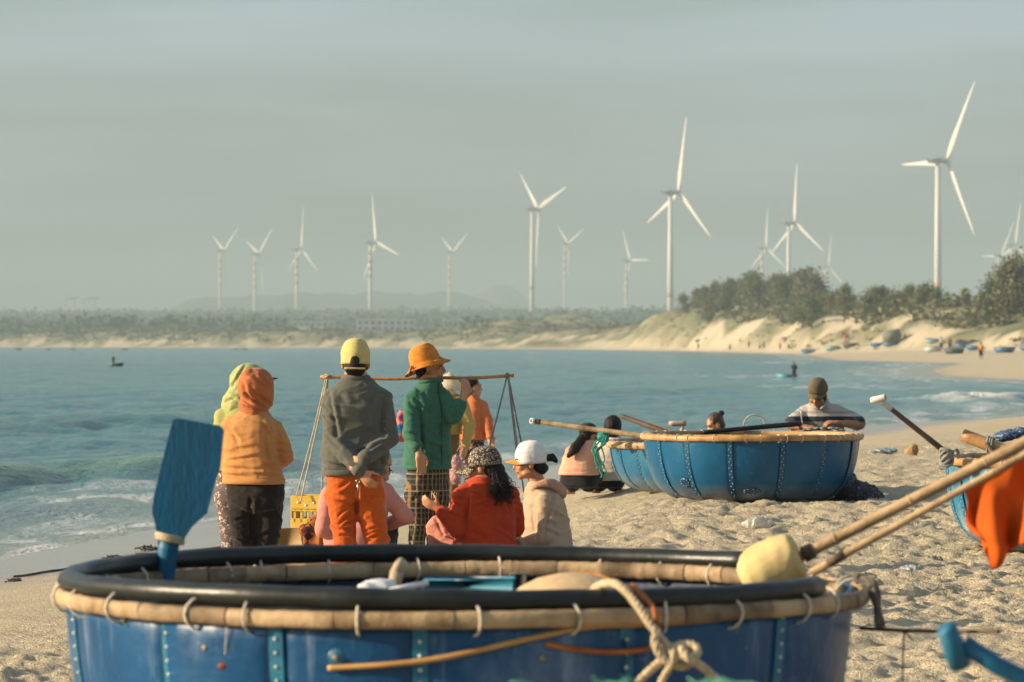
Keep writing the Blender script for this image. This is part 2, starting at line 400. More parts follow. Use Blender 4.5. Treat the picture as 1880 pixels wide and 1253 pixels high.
def sand_material():
    m, n, l, b = newmat('sand')
    v = coords(n, l)
    base = ramp(n, l, noise_n(n, l, v, 1.7, 5), [(.3, (.58, .495, .345)), (.7, (.49, .41, .28))])
    speck = ramp(n, l, noise_n(n, l, v, 55, 3, .7), [(.35, (.66, .66, .66)), (.55, (1, 1, 1))])
    base = mixc(n, l, 1.0, base, speck, 'MULTIPLY')
    aw = n.new('ShaderNodeAttribute'); aw.attribute_name = 'wet'; av = n.new('ShaderNodeAttribute'); av.attribute_name = 'veg'
    vegc = ramp(n, l, noise_n(n, l, coords(n, l, (.12, .05, .2)), 1.0, 5, .65), [(.32, (.30, .26, .16)), (.5, (.17, .165, .09)), (.68, (.10, .115, .06))])
    c = mixc(n, l, aw.outputs['Fac'], base, (.25, .205, .15)); c = mixc(n, l, av.outputs['Fac'], c, vegc)
    l.new(c, b.inputs['Base Color'])
    rg = n.new('ShaderNodeMapRange'); rg.inputs['To Min'].default_value = .95; rg.inputs['To Max'].default_value = .16
    l.new(aw.outputs['Fac'], rg.inputs['Value']); l.new(rg.outputs['Result'], b.inputs['Roughness'])
    sp = n.new('ShaderNodeMapRange'); sp.inputs['To Min'].default_value = .1; sp.inputs['To Max'].default_value = .6
    l.new(aw.outputs['Fac'], sp.inputs['Value']); l.new(sp.outputs['Result'], b.inputs['Specular IOR Level'])
    h = math_n(n, l, 'ADD', noise_n(n, l, v, 28, 5, .65), math_n(n, l, 'MULTIPLY', noise_n(n, l, v, 90, 3), .4))
    dry = math_n(n, l, 'SUBTRACT', 1.0, aw.outputs['Fac']); h = math_n(n, l, 'MULTIPLY', h, dry)
    bump_n(n, l, h, b, 1.0, .032); return m
structure(link(me, 'beach_ground', sand_material()))

# sea: one sheet with real waves, shallow and foamy where it meets the sand
rows = []; y = 14.0
while y < 400: rows.append(y); y *= 1.0055
while y < 4200: rows.append(y); y *= 1.012
core = np.arange(-.2, .2005, .002); us = np.array([-3.4, -2.2, -1.4, -.8, -.45, -.3, -.24] + list(core) + [.24, .3, .45])
X, Y, q = fan(np.array(rows), us); sd = shore_sd(X, Y)
lat = 0.27 * X + .963 * Y; acr = -sd                                # along and away from the shore
fade = np.clip(60 / Y, .12, 1)
wv = .075 * fbm(acr * .75, lat * .22, seed=51, octv=3) + .045 * fbm(acr * 2.2, lat * .8, seed=52, octv=2) * (Y < 160) + .05 * fbm(acr * .17, lat * .05, seed=53, octv=2)
wv = wv * sstep((acr + .5) / 7) * np.where(Y < 400, 1, .5)
c0 = 7.0 + 1.0 * vnoise(lat * .12, lat * 0 + 2, seed=54)          # the breaking wave near the shore
amp = .40 * sstep((66 - lat) / 10) * (.8 + .35 * vnoise(lat * .3, lat * 0, seed=55))
wave = amp * np.exp(-((acr - c0) / np.where(acr < c0, .62, 1.9)) ** 2)
wave += .22 * np.exp(-((acr - 21 - 2 * vnoise(lat * .06, lat * 0, seed=56)) / 2.2) ** 2) * (Y < 300)
swash = .10 * np.exp(-((acr - 3.2 - .8 * vnoise(lat * .3, lat * 0, seed=58)) / .7) ** 2)
Zw = SEA + .035 + wv + wave + swash
fo = fbm(X * 1.6, Y * .55, seed=57, octv=4)
foam = sstep((.62 - np.abs(acr - .3 - .6 * vnoise(lat * .35, lat * 0, seed=59)) / 1.0)) * sstep((fo + .55) / .5) * (acr > -2.5)
foam = np.maximum(foam, .6 * np.exp(-((acr - 2.6) / 1.2) ** 2) * sstep((fo - .05) / .4))
foam = np.maximum(foam, .38 * np.exp(-((acr - c0 + 2.0) / 1.2) ** 2) * sstep((fo - .12) / .4) * sstep((66 - lat) / 12))
brk = np.exp(-((X - 16.5) / 2.6) ** 2 - ((Y - 137) / 6) ** 2)
foam = np.maximum(foam, .95 * brk * sstep((fo + .35) / .4)); Zw += .3 * brk * sstep((fo + .5) / .6)
for (fx, fy, sx, sy) in ((12, 118, 3, 3), (16, 185, 5, 10), (20, 215, 7, 12), (15, 240, 5, 8), (30, 420, 6, 25), (12.5, 104, 3, 2.5)):
    foam = np.maximum(foam, .6 * np.exp(-((X - fx) / sx) ** 2 - ((Y - fy) / sy) ** 2) * sstep((fo + .05) / .5))
shal = np.exp(-np.maximum(acr, 0) / 3.2)
green = np.clip(wave / .35, 0, 1) * (acr < c0 + .5) * (acr > c0 - 2.6) + .5 * np.clip(wave / .35, 0, 1)
me = quads_mesh('sea_water', np.stack([X, Y, Zw], 1), q)
for nm, arr in (('foam', np.clip(foam, 0, 1)), ('shallow', shal), ('green', np.clip(green, 0, 1))):
    at_ = me.attributes.new(nm, 'FLOAT', 'POINT'); at_.data.foreach_set('value', arr.astype(np.float32))
def water_material():
    m, n, l, b = newmat('sea_water')
    af, ash, ag = [n.new('ShaderNodeAttribute') for _ in range(3)]
    for a, s_ in ((af, 'foam'), (ash, 'shallow'), (ag, 'green')): a.attribute_name = s_
    v = coords(n, l, (1, .45, 1), (0, 0, R(-15)))
    deep = ramp(n, l, noise_n(n, l, v, .35, 4), [(.35, (.006, .115, .125)), (.65, (.014, .155, .16))])
    c = mixc(n, l, ash.outputs['Fac'], deep, (.24, .25, .20)); c = mixc(n, l, math_n(n, l, 'MULTIPLY', ag.outputs['Fac'], .7), c, (.09, .19, .065))
    ff = math_n(n, l, 'MULTIPLY', af.outputs['Fac'], .85)
    c = mixc(n, l, ff, c, (.78, .76, .72)); l.new(c, b.inputs['Base Color'])
    rg = n.new('ShaderNodeMapRange'); rg.inputs['To Min'].default_value = .12; rg.inputs['To Max'].default_value = .8
    l.new(ff, rg.inputs['Value']); l.new(rg.outputs['Result'], b.inputs['Roughness'])
    b.inputs['IOR'].default_value = 1.33; b.inputs['Specular IOR Level'].default_value = .38
    h = math_n(n, l, 'ADD', noise_n(n, l, v, 1.3, 5, .6), math_n(n, l, 'MULTIPLY', noise_n(n, l, coords(n, l, (1, .6, 1), (0, 0, R(25))), 7, 4, .65), .6))
    bump_n(n, l, h, b, 1.0, .24); return m
structure(link(me, 'sea_water', water_material()))

# hills and the far mountain
def hill(name, X0, X1, Y0, dep, hfun, m, nx=160, ny=24):
    xs = np.linspace(X0, X1, nx); ys = np.linspace(Y0 - dep, Y0 + dep, ny); XX, YY = np.meshgrid(xs, ys); t = (YY - Y0) / dep
    Zz = hfun(XX) * (1 - t * t) ** .8 * (1 + .08 * fbm(XX / 160, YY / 160, seed=91)) + 10 * fbm(XX / 70, YY / 70, seed=92, octv=4) * (1 - t * t) - 2
    i = np.arange(ny - 1)[:, None] * nx + np.arange(nx - 1)[None]; qq = np.stack([i, i + 1, i + nx + 1, i + nx], -1).reshape(-1, 4)
    o = link(quads_mesh(name, np.stack([XX, YY, Zz], -1).reshape(-1, 3), qq), name, m); return structure(o)
HILLM = mat('hill_forest', (.035, .055, .035), (.06, .08, .045), .95, .006, 0)
def ridge(x):
    px = x / 7600 * F + CX
    h = 92 * sstep((px - 180) / 220) * (1 - .55 * sstep((px - 800) / 420)) + 22 * np.exp(-((px - 700) / 120) ** 2) * .3
    return np.maximum(h + 4 * vnoise(x / 60, x * 0, seed=94), 20)
hill('hills_ridge', -1500, 2000, 7600, 900, ridge, HILLM)
hill('hills_mountain', -420, 560, 9900, 700, lambda x: 60 + 90 * np.exp(-((x + 36) / 105) ** 2) + 6 * vnoise(x / 40, x * 0, seed=96), HILLM)

# haze: real air between here and the wind farm
mb = MB().box((0, 5450, 98.2), (9600, 11900, 204)); hz = build(mb, 'haze', None, base=(0, 0, 0), smooth=False)
hm = bpy.data.materials.new('haze'); hm.use_nodes = True; hn = hm.node_tree.nodes; hn.clear()
ho = hn.new('ShaderNodeOutputMaterial'); hv = hn.new('ShaderNodeVolumePrincipled')
hv.inputs['Color'].default_value = (.47, .59, .61, 1); hv.inputs['Density'].default_value = 2.55e-4; hv.inputs['Anisotropy'].default_value = 0.0
hm.node_tree.links.new(hv.outputs[0], ho.inputs['Volume']); hz.data.materials.append(hm); stuff(hz)

# ------------------------------------------------------------------ people
def smoothpath(P, n_=8):
    P = np.array(P, float); out = []
    for i in range(len(P) - 1):
        p0 = P[max(i - 1, 0)]; p1 = P[i]; p2 = P[i + 1]; p3 = P[min(i + 2, len(P) - 1)]
        for t in np.linspace(0, 1, n_, endpoint=False):
            out.append(.5 * (2 * p1 + (p2 - p0) * t + (2 * p0 - 5 * p1 + 4 * p2 - p3) * t * t + (3 * p1 - p0 - 3 * p2 + p3) * t ** 3))
    out.append(P[-1]); return np.array(out)
def yawf(yaw): a = R(yaw); return V(math.sin(a), -math.cos(a), 0)     # 0 faces the camera, 90 faces right, 180 away
class Head:
    def __init__(s, c, yaw=0, pitch=0, size=1.0, roll=0):
        f = yawf(yaw); w = V(math.cos(R(yaw)), math.sin(R(yaw)), 0); u = V(0, 0, 1)
        p = R(pitch); f2 = f * math.cos(p) - u * math.sin(p); u2 = u * math.cos(p) + f * math.sin(p)
        r = R(roll); w3 = w * math.cos(r) + u2 * math.sin(r); u3 = u2 * math.cos(r) - w * math.sin(r)
        s.c = np.asarray(c, float); s.M = np.stack([w3, f2, u3], 1); s.k = size
    def p(s, side, fwd, up): return s.c + s.M @ (V(side, fwd, up) * s.k)
    def e(s, mb, side, fwd, up, rs, rf, ru, nu=14, nv=9): mb.ell(s.p(side, fwd, up), V(rs, rf, ru) * s.k, s.M, nu, nv)
def add_head(mb, h):
    h.e(mb, 0, -.012, .03, .074, .095, .083); h.e(mb, 0, .03, -.04, .058, .06, .072); h.e(mb, 0, .068, -.098, .026, .024, .02)
    for s in (-1, 1):
        h.e(mb, s * .034, .062, -.035, .026, .028, .026); h.e(mb, s * .045, .02, -.075, .026, .045, .022)
        h.e(mb, s * .075, -.004, -.018, .010, .020, .033)
    h.e(mb, 0, .078, .024, .052, .016, .014)
    mb.capsule(h.p(0, .088, .008), h.p(0, .108, -.030), .0085 * h.k, .0135 * h.k)
    h.e(mb, 0, .103, -.036, .019, .012, .010); h.e(mb, 0, .088, -.060, .024, .013, .009); h.e(mb, 0, .085, -.073, .021, .013, .009)
def add_hand(mb, wr, d, n, side=1, curl=.35, k=1.0, spread=.9):
    d = nrm(d); n = nrm(np.asarray(n, float) - d * np.dot(n, d)); w = np.cross(d, n) * side
    M = np.stack([w, d, n], 1)
    mb.ell(wr + d * .048 * k, V(.041, .056, .017) * k, M, 12, 8); mb.capsule(wr - d * .02 * k, wr + d * .02 * k, .024 * k, .027 * k)
    for i, L in enumerate((.070, .080, .076, .060)):
        o = (i - 1.5) * .0205; p = wr + (d * (.086 - .006 * abs(i - 1.3)) + w * o) * k; a = 0; dd = nrm(d + w * o * 2.2 * spread)
        pts = [p - dd * .02 * k, p]
        for j, fr in enumerate((.45, .32, .26)):
            a += curl * (.7 + .35 * j); dirv = dd * math.cos(a) + n * math.sin(a); p = p + dirv * L * fr * k; pts.append(p)
        mb.chain(pts, np.array([.0100, .0098, .0090, .0084, .0074]) * k, 8)
    t0 = wr + (d * .022 - w * .030) * k; t1 = t0 + nrm(d * .65 - w * .75 + n * .25) * .042 * k
    t2 = t1 + nrm(d * .9 - w * .25 + n * (.3 + curl)) * .034 * k; t3 = t2 + nrm(d * .8 + w * .1 + n * (.5 + curl)) * .026 * k
    mb.chain([t0, t1, t2, t3], np.array([.0145, .0115, .0100, .0082]) * k, 8)
def loft(mb, rings, k=1.0, seg=20, pw=2.4):
    rs = []; a = np.linspace(0, 2 * math.pi, seg, endpoint=False)
    ca = np.sign(np.cos(a)) * np.abs(np.cos(a)) ** (2 / pw); sa = np.sign(np.sin(a)) * np.abs(np.sin(a)) ** (2 / pw)
    for c, w, hw, f, hd in rings: rs.append(c + k * (ca[:, None] * w * hw + sa[:, None] * f * hd))
    return mb.rings(rs)
def folds(amp=.006, fx=4, fz=13, seed=0, lean=.6):
    def fn(co):
        x, y, z = co[:, 0], co[:, 1], co[:, 2]
        wp = vnoise(x * 2.4, y * 2.4, z * 2.4, seed + 5)
        u = vnoise(x * fx + .8 * wp, y * fx, z * fz + 1.8 * wp + lean * (x + .5 * y) * 8, seed)
        u2 = vnoise(x * fx * 2.2, y * fx * 2.2, z * fz * 1.7 - lean * (x - y) * 7 + 2 * wp, seed + 9)
        return amp * (1.25 * np.exp(-(u / .2) ** 2) - .45) + amp * .45 * np.exp(-(u2 / .22) ** 2) + amp * 1.1 * vnoise(x * 3, y * 3, z * 4, seed + 3)
    return fn

def person(label, Z, rings, yaw, arms, legs, head, hyaw=0, pitch=0, roll=0, hsize=1.0, shirt=None, pants=None, skin=None, hem=None,
           sleeve=(1.0, 1.0), sl_r=1.0, pant_cut=(1.0, 1.0), leg_r=1.0, foot=True, fold=.006, group='people on the near beach', footdir=None, shirt_top=0, vox=.0085, seed=0, base=None, name='person', scr=(), pcr=(), cvox=.011):
    """rings: pelvis -> neck as (px, py, depth, half width m, half depth m); joints as (px, py, depth); all placed at distance Z"""
    J = lambda p: at(p[0], p[1], Z + (p[2] if len(p) > 2 else 0))
    skin = skin or SKIN()
    hc = J(head)
    pelvis = J(rings[0]); gx, gy = pelvis[0], pelvis[1]
    root = thing(name, label, 'person', base if base is not None else (gx, gy, gz(gx, gy)), group)
    w = V(math.cos(R(yaw)), math.sin(R(yaw)), 0); f = yawf(yaw)
    RG = [(J(r), w, r[3], f, r[4]) for r in rings]
    h = Head(hc, hyaw, pitch, hsize, roll)
    body = MB(); loft(body, RG, .86)
    add_head(body, h); body.capsule(h.p(0, -.02, -.07), RG[-1][0] - V(0, 0, .03), .050 * hsize, .058)
    for a in arms:
        P = [J(q) for q in a['j']]; rr = np.array([.046, .038, .027]) * a.get('r', 1); body.chain(P, rr)
        d = a.get('d'); d = nrm(P[2] - P[1]) if d is None else np.asarray(d, float)
        add_hand(body, P[2], d, np.asarray(a.get('n', (0, -1, 0)), float), a.get('side', 1), a.get('curl', .4), a.get('k', 1.0))
    LP = []
    for lg in legs:
        P = [J(q) for q in lg]; LP.append(P); body.chain(P, np.array([.064, .046, .034]) * leg_r)
        if foot:
            fd = yawf(footdir if footdir is not None else yaw); a_ = P[2]
            body.capsule(a_ - fd * .04 - V(0, 0, .035), a_ + fd * .13 - V(0, 0, .05), .034, .026)
    link_world(remesh(body, vox, 2), 'body', skin, root)
    # shirt
    if shirt is not None:
        s = MB(); hi = 0 if hem is None else hem
        c_, w0_, hw0, f0_, hd0 = RG[hi]; R2 = [(c_ - V(0, 0, .025), w0_, hw0 + .014, f0_, hd0 + .014)] + [(c, w_, hw + .016, f_, hd + .016) for c, w_, hw, f_, hd in RG[hi:]]
        loft(s, R2)
        for a in arms:
            P = [J(q) for q in a['j']]; rr = (np.array([.046, .038, .027]) * a.get('r', 1) + .014) * sl_r
            s.capsule(P[0] + nrm(RG[-2][0] - P[0]) * .05, P[0], rr[0] * 1.05, rr[0], 12)
            t = a.get('sleeve', sleeve[0]); e = P[1]
            if t <= .5: s.capsule(P[0], P[0] + (P[1] - P[0]) * t * 2, rr[0], rr[0] * .98, 12)
            else:
                s.capsule(P[0], P[1], rr[0], rr[1] * 1.06, 12); tt = (t - .5) * 2
                s.capsule(P[1], P[1] + (P[2] - P[1]) * tt, rr[1] * 1.06, (rr[1] + (rr[2] - rr[1]) * tt), 12)
        sh_o = link_world(remesh(s, cvox, 4, crease_fn(folds(fold, seed=seed + 1), scr, Z)), 'shirt', shirt, root)
        hb = MB(); loft(hb, [(c_ - V(0, 0, .034), w0_, hw0 + .013, f0_, hd0 + .013), (c_ - V(0, 0, .030), w0_, hw0 + .019, f0_, hd0 + .019), (c_ - V(0, 0, .004), w0_, hw0 + .020, f0_, hd0 + .020), (c_, w0_, hw0 + .013, f0_, hd0 + .013)], 1, 36); build(hb, 'hem_band', shirt, sh_o)
        for a in arms:
            t = a.get('sleeve', sleeve[0]); P = [J(q) for q in a['j']]
            if t > .6:
                tt = (t - .5) * 2; e_ = P[1] + (P[2] - P[1]) * tt; d_ = nrm(P[2] - P[1]); r_ = (np.array([.038, .027]) * a.get('r', 1) + .014) * sl_r; r_ = r_[0] + (r_[1] - r_[0]) * tt
                cb = MB(); cb.tube([e_ - d_ * .030, e_ - d_ * .026, e_ + d_ * .010, e_ + d_ * .014], [r_ * .9, r_ * 1.05, r_ * 1.0, r_ * .8], 14); build(cb, 'cuff', shirt, sh_o)
    if pants is not None:
        s = MB(); n_p = (hem or 0) + 1
        loft(s, [(c, w_, hw - .004, f_, hd - .004) for c, w_, hw, f_, hd in [(RG[0][0] - V(0, 0, .02), w, RG[0][2] * .6, f, RG[0][4] * .7)] + RG[:n_p]])
        for P, cut in zip(LP, pant_cut):
            rr = np.array([.080, .054, .040]) * leg_r + .012
            s.capsule(P[0], P[1], rr[0], rr[1], 14)
            if cut > .55: s.capsule(P[1], P[1] + (P[2] - P[1]) * min(1, (cut - .5) * 2), rr[1], rr[2], 12)
        link_world(remesh(s, cvox, 4, crease_fn(folds(fold * 1.2, 4, 14, seed + 7, 1.4), pcr, Z)), 'pants', pants, root)
    # eyes and brows
    for sx in (-1, 1):
        e = MB(); h.e(e, sx * .031, .082, .002, .0125, .007, .0055, 10, 6); build(e, 'eye', mat('eye_dark', (.02, .014, .012), rough=.25), root)
        e = MB(); e.tube([h.p(sx * .014, .094, .020), h.p(sx * .032, .092, .026), h.p(sx * .050, .082, .020)], .0042 * h.k, 6); build(e, 'eyebrow', HAIR(), root)
    e = MB(); e.tube([h.p(-.022, .090, -.0665), h.p(0, .1005, -.0665), h.p(.022, .090, -.0665)], .0022 * h.k, 6); build(e, 'mouth', mat('lips', (.30, .11, .08)), root)
    return root, h, RG

def dome(mb, h, rs=.086, rf=.106, ru=.098, fwd=-.010, up=.030, low=-.28, seg=48, n=12, thick=.004, flat=1.0, bulge=0, k=0):
    prof = []
    for i in range(n + 1):
        t = low + (1.5708 - low) * i / n; prof.append((max(math.cos(t), 0) ** .72 if t > 0 else math.cos(.3 * t), math.sin(t)))
    rs_ = []; a = np.linspace(0, 2 * math.pi, seg, endpoint=False)
    gro = 1 - .014 * np.exp(-(((np.degrees(a) + 30) % 60 - 30) / 5.0) ** 2) + .008 * np.sin(3 * a + 1) 
    for (c, s_) in prof:
        dn = 1 + .010 * math.sin(9 * s_) + .022 * vnoise(a * 2.2, a * 0 + s_ * 3.5, None, int(rs * 1e4) + 3)
        rs_.append(np.stack([np.cos(a) * rs * max(c, .01) * gro * dn, np.sin(a) * rf * max(c, .01) * gro * dn + fwd, np.full(seg, up + s_ * ru)], 1))
    inner = [np.stack([np.cos(a) * (rs - thick) * max(c, .01), np.sin(a) * (rf - thick) * max(c, .01) + fwd, np.full(seg, up + s_ * (ru - thick))], 1) for c, s_ in prof[::-1]]
    L = inner + rs_; L = [h.c + (r * h.k) @ h.M.T for r in L]
    mb.rings(L, cap=True)
def bill(mb, h, length=.075, width=.075, fwd=.085, up=.005, droop=.25, curve=.02, thick=.004):
    top = []; nx, ny = 11, 6
    for j in range(ny):
        for i in range(nx):
            s_ = -1 + 2 * i / (nx - 1); t = j / (ny - 1)
            wdt = width * (1 - .18 * t * t); base_f = fwd - .045 * s_ * s_
            y = base_f + t * length * math.sqrt(max(0, 1 - .75 * s_ * s_)); z = up - droop * t * length - curve * s_ * s_
            top.append((s_ * wdt, y, z))
    top = np.array(top); bot = top - V(0, 0, thick); N = nx * ny; Pv = np.concatenate([top, bot])
    fs = []
    for j in range(ny - 1):
        for i in range(nx - 1):
            a = j * nx + i; fs += [(a, a + 1, a + nx + 1, a + nx), (N + a, N + a + nx, N + a + nx + 1, N + a + 1)]
    edge = [i for i in range(nx)] + [j * nx + nx - 1 for j in range(1, ny)] + [(ny - 1) * nx + i for i in range(nx - 2, -1, -1)] + [j * nx for j in range(ny - 2, 0, -1)]
    for a, b in zip(edge, edge[1:] + edge[:1]): fs.append((a, N + a, N + b, b))
    mb.add(h.c + (Pv * h.k) @ h.M.T, fs)
def cap(root, h, m, bill_m=None, bill_args=None, low=-.18, tilt=0, **kw):
    ct = thing_part = None
    mb = MB(); dome(mb, h, low=low, **kw); c = build(mb, 'cap', m, root)
    mb = MB(); bill(mb, h, **(bill_args or {})); build(mb, 'cap_bill', bill_m or m, c)
    mb = MB(); h.e(mb, 0, kw.get('fwd', -.01), kw.get('up', .03) + kw.get('ru', .098) + .001, .010, .010, .005, 10, 6); build(mb, 'cap_button', bill_m or m, c)
    return c
def hair_cap(root, h, m=None, low=-.55, back=.0, rs=.080, rf=.102, ru=.091):
    s = MB(); h.e(s, 0, -.022, .034, rs, rf * .93, ru); h.e(s, 0, -.055, -.03, rs * .88, .052, .07)
    return link_world(remesh(s, .008, 3, folds(.003, 30, 12, 4)), 'hair', m or HAIR(), root)
def curls(root, pts_fn, n, m=None, r=.004, name='hair_strands', seed=1, amp=.010):
    rg = np.random.default_rng(seed); s = MB()
    for i in range(n):
        P = pts_fn(rg); ph = rg.uniform(0, 6.3); k = len(P); t = np.linspace(0, 1, k)
        P = P + amp * t[:, None] * np.stack([np.sin(t * 26 + ph), np.cos(t * 23 + ph), .4 * np.sin(t * 19 + ph)], 1)
        s.tube(P, np.linspace(r, r * .4, k), 4)
    o = build(s, name, m or HAIR(), root); o['kind'] = 'stuff'; return o
def lerp(a, b, n): return np.asarray(a, float) + np.linspace(0, 1, n)[:, None] * (np.asarray(b, float) - np.asarray(a, float))

# --- patterned fabrics
def plaid():
    m, n, l, b = newmat('plaid_cloth'); v = coords(n, l); sp = n.new('ShaderNodeSeparateXYZ'); l.new(v, sp.inputs[0])
    def bands(src, per, lo, hi, off=0):
        t = math_n(n, l, 'FRACT', math_n(n, l, 'ADD', math_n(n, l, 'MULTIPLY', src, 1 / per), off))
        return math_n(n, l, 'MULTIPLY', math_n(n, l, 'GREATER_THAN', t, lo), math_n(n, l, 'LESS_THAN', t, hi))
    hx = math_n(n, l, 'ADD', sp.outputs['X'], math_n(n, l, 'MULTIPLY', sp.outputs['Y'], .6))
    c = mixc(n, l, bands(hx, .040, .1, .40), (.012, .014, .02), (.20, .11, .03))
    c = mixc(n, l, bands(sp.outputs['Z'], .040, .15, .45), c, mixc(n, l, .35, c, (.22, .13, .04)))
    c = mixc(n, l, bands(sp.outputs['Z'], .12, .7, .735), c, (.36, .30, .21)); c = mixc(n, l, bands(hx, .12, .72, .75), c, (.30, .24, .17))
    l.new(c, b.inputs['Base Color']); b.inputs['Roughness'].default_value = .9
    bump_n(n, l, noise_n(n, l, v, 90), b, .3, .004); return m
def floral(name, bg, fl, scale=30, thr=.34):
    m, n, l, b = newmat(name); v = coords(n, l)
    ds = noise_n(n, l, v, scale * 1.6, 2); vv = n.new('ShaderNodeVectorMath'); vv.operation = 'ADD'; l.new(v, vv.inputs[0])
    sc = n.new('ShaderNodeVectorMath'); sc.operation = 'SCALE'; sc.inputs[3].default_value = .028; cb = n.new('ShaderNodeCombineXYZ'); l.new(ds, cb.inputs[0]); l.new(ds, cb.inputs[1]); l.new(cb.outputs[0], sc.inputs[0]); l.new(sc.outputs[0], vv.inputs[1])
    t = n.new('ShaderNodeTexVoronoi'); t.inputs['Scale'].default_value = scale; l.new(vv.outputs[0], t.inputs['Vector'])
    t2 = n.new('ShaderNodeTexVoronoi'); t2.inputs['Scale'].default_value = scale * 2.6; l.new(vv.outputs[0], t2.inputs['Vector'])
    petal = math_n(n, l, 'MULTIPLY', math_n(n, l, 'LESS_THAN', t.outputs['Distance'], thr + .14), math_n(n, l, 'LESS_THAN', t2.outputs['Distance'], .46))
    c = mixc(n, l, petal, bg, fl); l.new(c, b.inputs['Base Color']); b.inputs['Roughness'].default_value = .85
    bump_n(n, l, noise_n(n, l, v, 70), b, .3, .004); return m
def stripes(name, stops, z0, z1):
    m, n, l, b = newmat(name); v = coords(n, l); sp = n.new('ShaderNodeSeparateXYZ'); l.new(v, sp.inputs[0])
    mr = n.new('ShaderNodeMapRange'); mr.inputs['From Min'].default_value = z0; mr.inputs['From Max'].default_value = z1; l.new(sp.outputs['Z'], mr.inputs['Value'])
    l.new(ramp(n, l, mr.outputs['Result'], stops, True), b.inputs['Base Color']); b.inputs['Roughness'].default_value = .9
    bump_n(n, l, noise_n(n, l, v, 80), b, .3, .004); return m
def checks(name, c1, c2, c3, s):
    m, n, l, b = newmat(name); v = coords(n, l, (1, 1, 1), (0, R(40), 0)); ck = n.new('ShaderNodeTexChecker'); ck.inputs['Scale'].default_value = s
    l.new(v, ck.inputs['Vector']); ck.inputs[1].default_value = (*c1, 1); ck.inputs[2].default_value = (*c2, 1)
    ck2 = n.new('ShaderNodeTexChecker'); ck2.inputs['Scale'].default_value = s / 2; l.new(v, ck2.inputs['Vector'])
    l.new(mixc(n, l, math_n(n, l, 'MULTIPLY', ck2.outputs['Fac'], .6), ck.outputs['Color'], c3), b.inputs['Base Color']); b.inputs['Roughness'].default_value = .9; return m

# --- woman in the orange hoodie, back to us
Z = 22.5
root, h, RG = person('woman in orange hooded top and black trousers, seen from behind', Z,
    [(470, 935, 0, .165, .125), (470, 905, 0, .178, .135), (466, 878, 0, .166, .125), (462, 850, 0, .152, .118), (460, 815, 0, .150, .116), (460, 790, 0, .150, .112), (462, 772, 0, .125, .095), (466, 752, .02, .062, .060)],
    160, [dict(j=[(503, 788, 0), (522, 838, .02), (497, 862, .20)], d=(-1, .5, .1), n=(0, 1, 0), r=1.0), dict(j=[(424, 786, 0), (418, 843, .05), (452, 856, .22)], d=(1, .5, .1), n=(0, 1, 0), r=1.12, side=-1)],
    [[(444, 930, 0), (448, 1030, -.02), (452, 1120, .02)], [(496, 930, 0), (490, 1030, -.02), (488, 1120, .02)]],
    (470, 716, .01), 150, 5, 6, .98, cloth('orange_jersey', (.50, .235, .08), (.45, .205, .065)), cloth('black_trousers', (.012, .010, .009), (.020, .016, .013)), hem=2, pant_cut=(1, 1), leg_r=.92, fold=.006, seed=3, cvox=.0078,
    scr=[((488, 780), (501, 798)), ((484, 776), (500, 789), .008, .009), ((414, 858), (482, 863)), ((419, 846), (478, 836), .009, .009), ((488, 850), (516, 862)), ((414, 871), (470, 875), .009), ((450, 868), (515, 872), .008), ((492, 800), (497, 845), .012, .016), ((424, 790), (440, 812), .012, .01), ((430, 826), (470, 820), .013, .007), ((508, 812), (530, 818), .009, .008), ((508, 826), (532, 832), .008, .008)],
    pcr=[((463, 916), (463, 985), .012, .018), ((424, 980), (457, 986), .009), ((468, 984), (500, 977), .009), ((425, 992), (452, 994), .008), ((428, 958), (452, 950), .010, .008), ((476, 950), (503, 960), .010, .008)])
s = MB(); h.e(s, 0, -.006, .022, .108, .122, .112); h.e(s, 0, .03, -.045, .104, .10, .095); h.e(s, 0, -.015, -.10, .088, .080, .06)
s.ell(at(456, 688, Z - .05), V(.034, .034, .036)); s.capsule(h.p(0, 0, -.09), at(466, 756, Z), .085, .085)
link_world(remesh(s, .0075, 4, crease_fn(folds(.004, 4, 12, 11, 1.5), [((438, 738), (470, 753), .007, .010), ((442, 728), (482, 757), .007, .012), ((452, 722), (490, 752), .008, .012), ((466, 715), (496, 742), .009, .010), ((447, 700), (460, 735), .010, .008), ((470, 690), (488, 712), .010, .008), ((440, 745), (490, 758), .008, .012)], Z)), 'hood', cloth('orange_hood', (.46, .15, .055), (.38, .115, .04)), root)

# --- companion in lime green behind her
Z = 24.0
root, h, RG = person('person in lime green hood and cap standing behind the orange hooded woman', Z,
    [(437, 905, 0, .15, .12), (437, 880, 0, .155, .12), (436, 855, 0, .155, .12), (435, 815, 0, .155, .115), (435, 785, 0, .150, .11), (438, 755, 0, .12, .09), (446, 732, .02, .06, .06)],
    140, [dict(j=[(410, 768, -.02), (410, 825, -.03), (440, 850, .16)], d=(1, .5, 0), n=(0, 1, 0), side=-1), dict(j=[(468, 765, .05), (474, 820, .12), (455, 850, .2)], d=(-1, .4, 0), n=(0, 1, 0))],
    [[(420, 910), (424, 1000), (426, 1090)], [(455, 910, .05), (454, 1000, .05), (454, 1090, .05)]],
    (462, 706, .02), 105, 2, 0, .98, cloth('lime_jersey', (.37, .36, .13), (.32, .31, .11)), floral('patterned_trousers', (.10, .07, .06), (.52, .42, .36), 26), hem=2, seed=9)
s = MB(); h.e(s, 0, -.02, .02, .100, .125, .118); h.e(s, 0, -.045, -.07, .10, .10, .09); s.capsule(h.p(0, -.03, -.06), at(440, 745, Z), .108, .118)
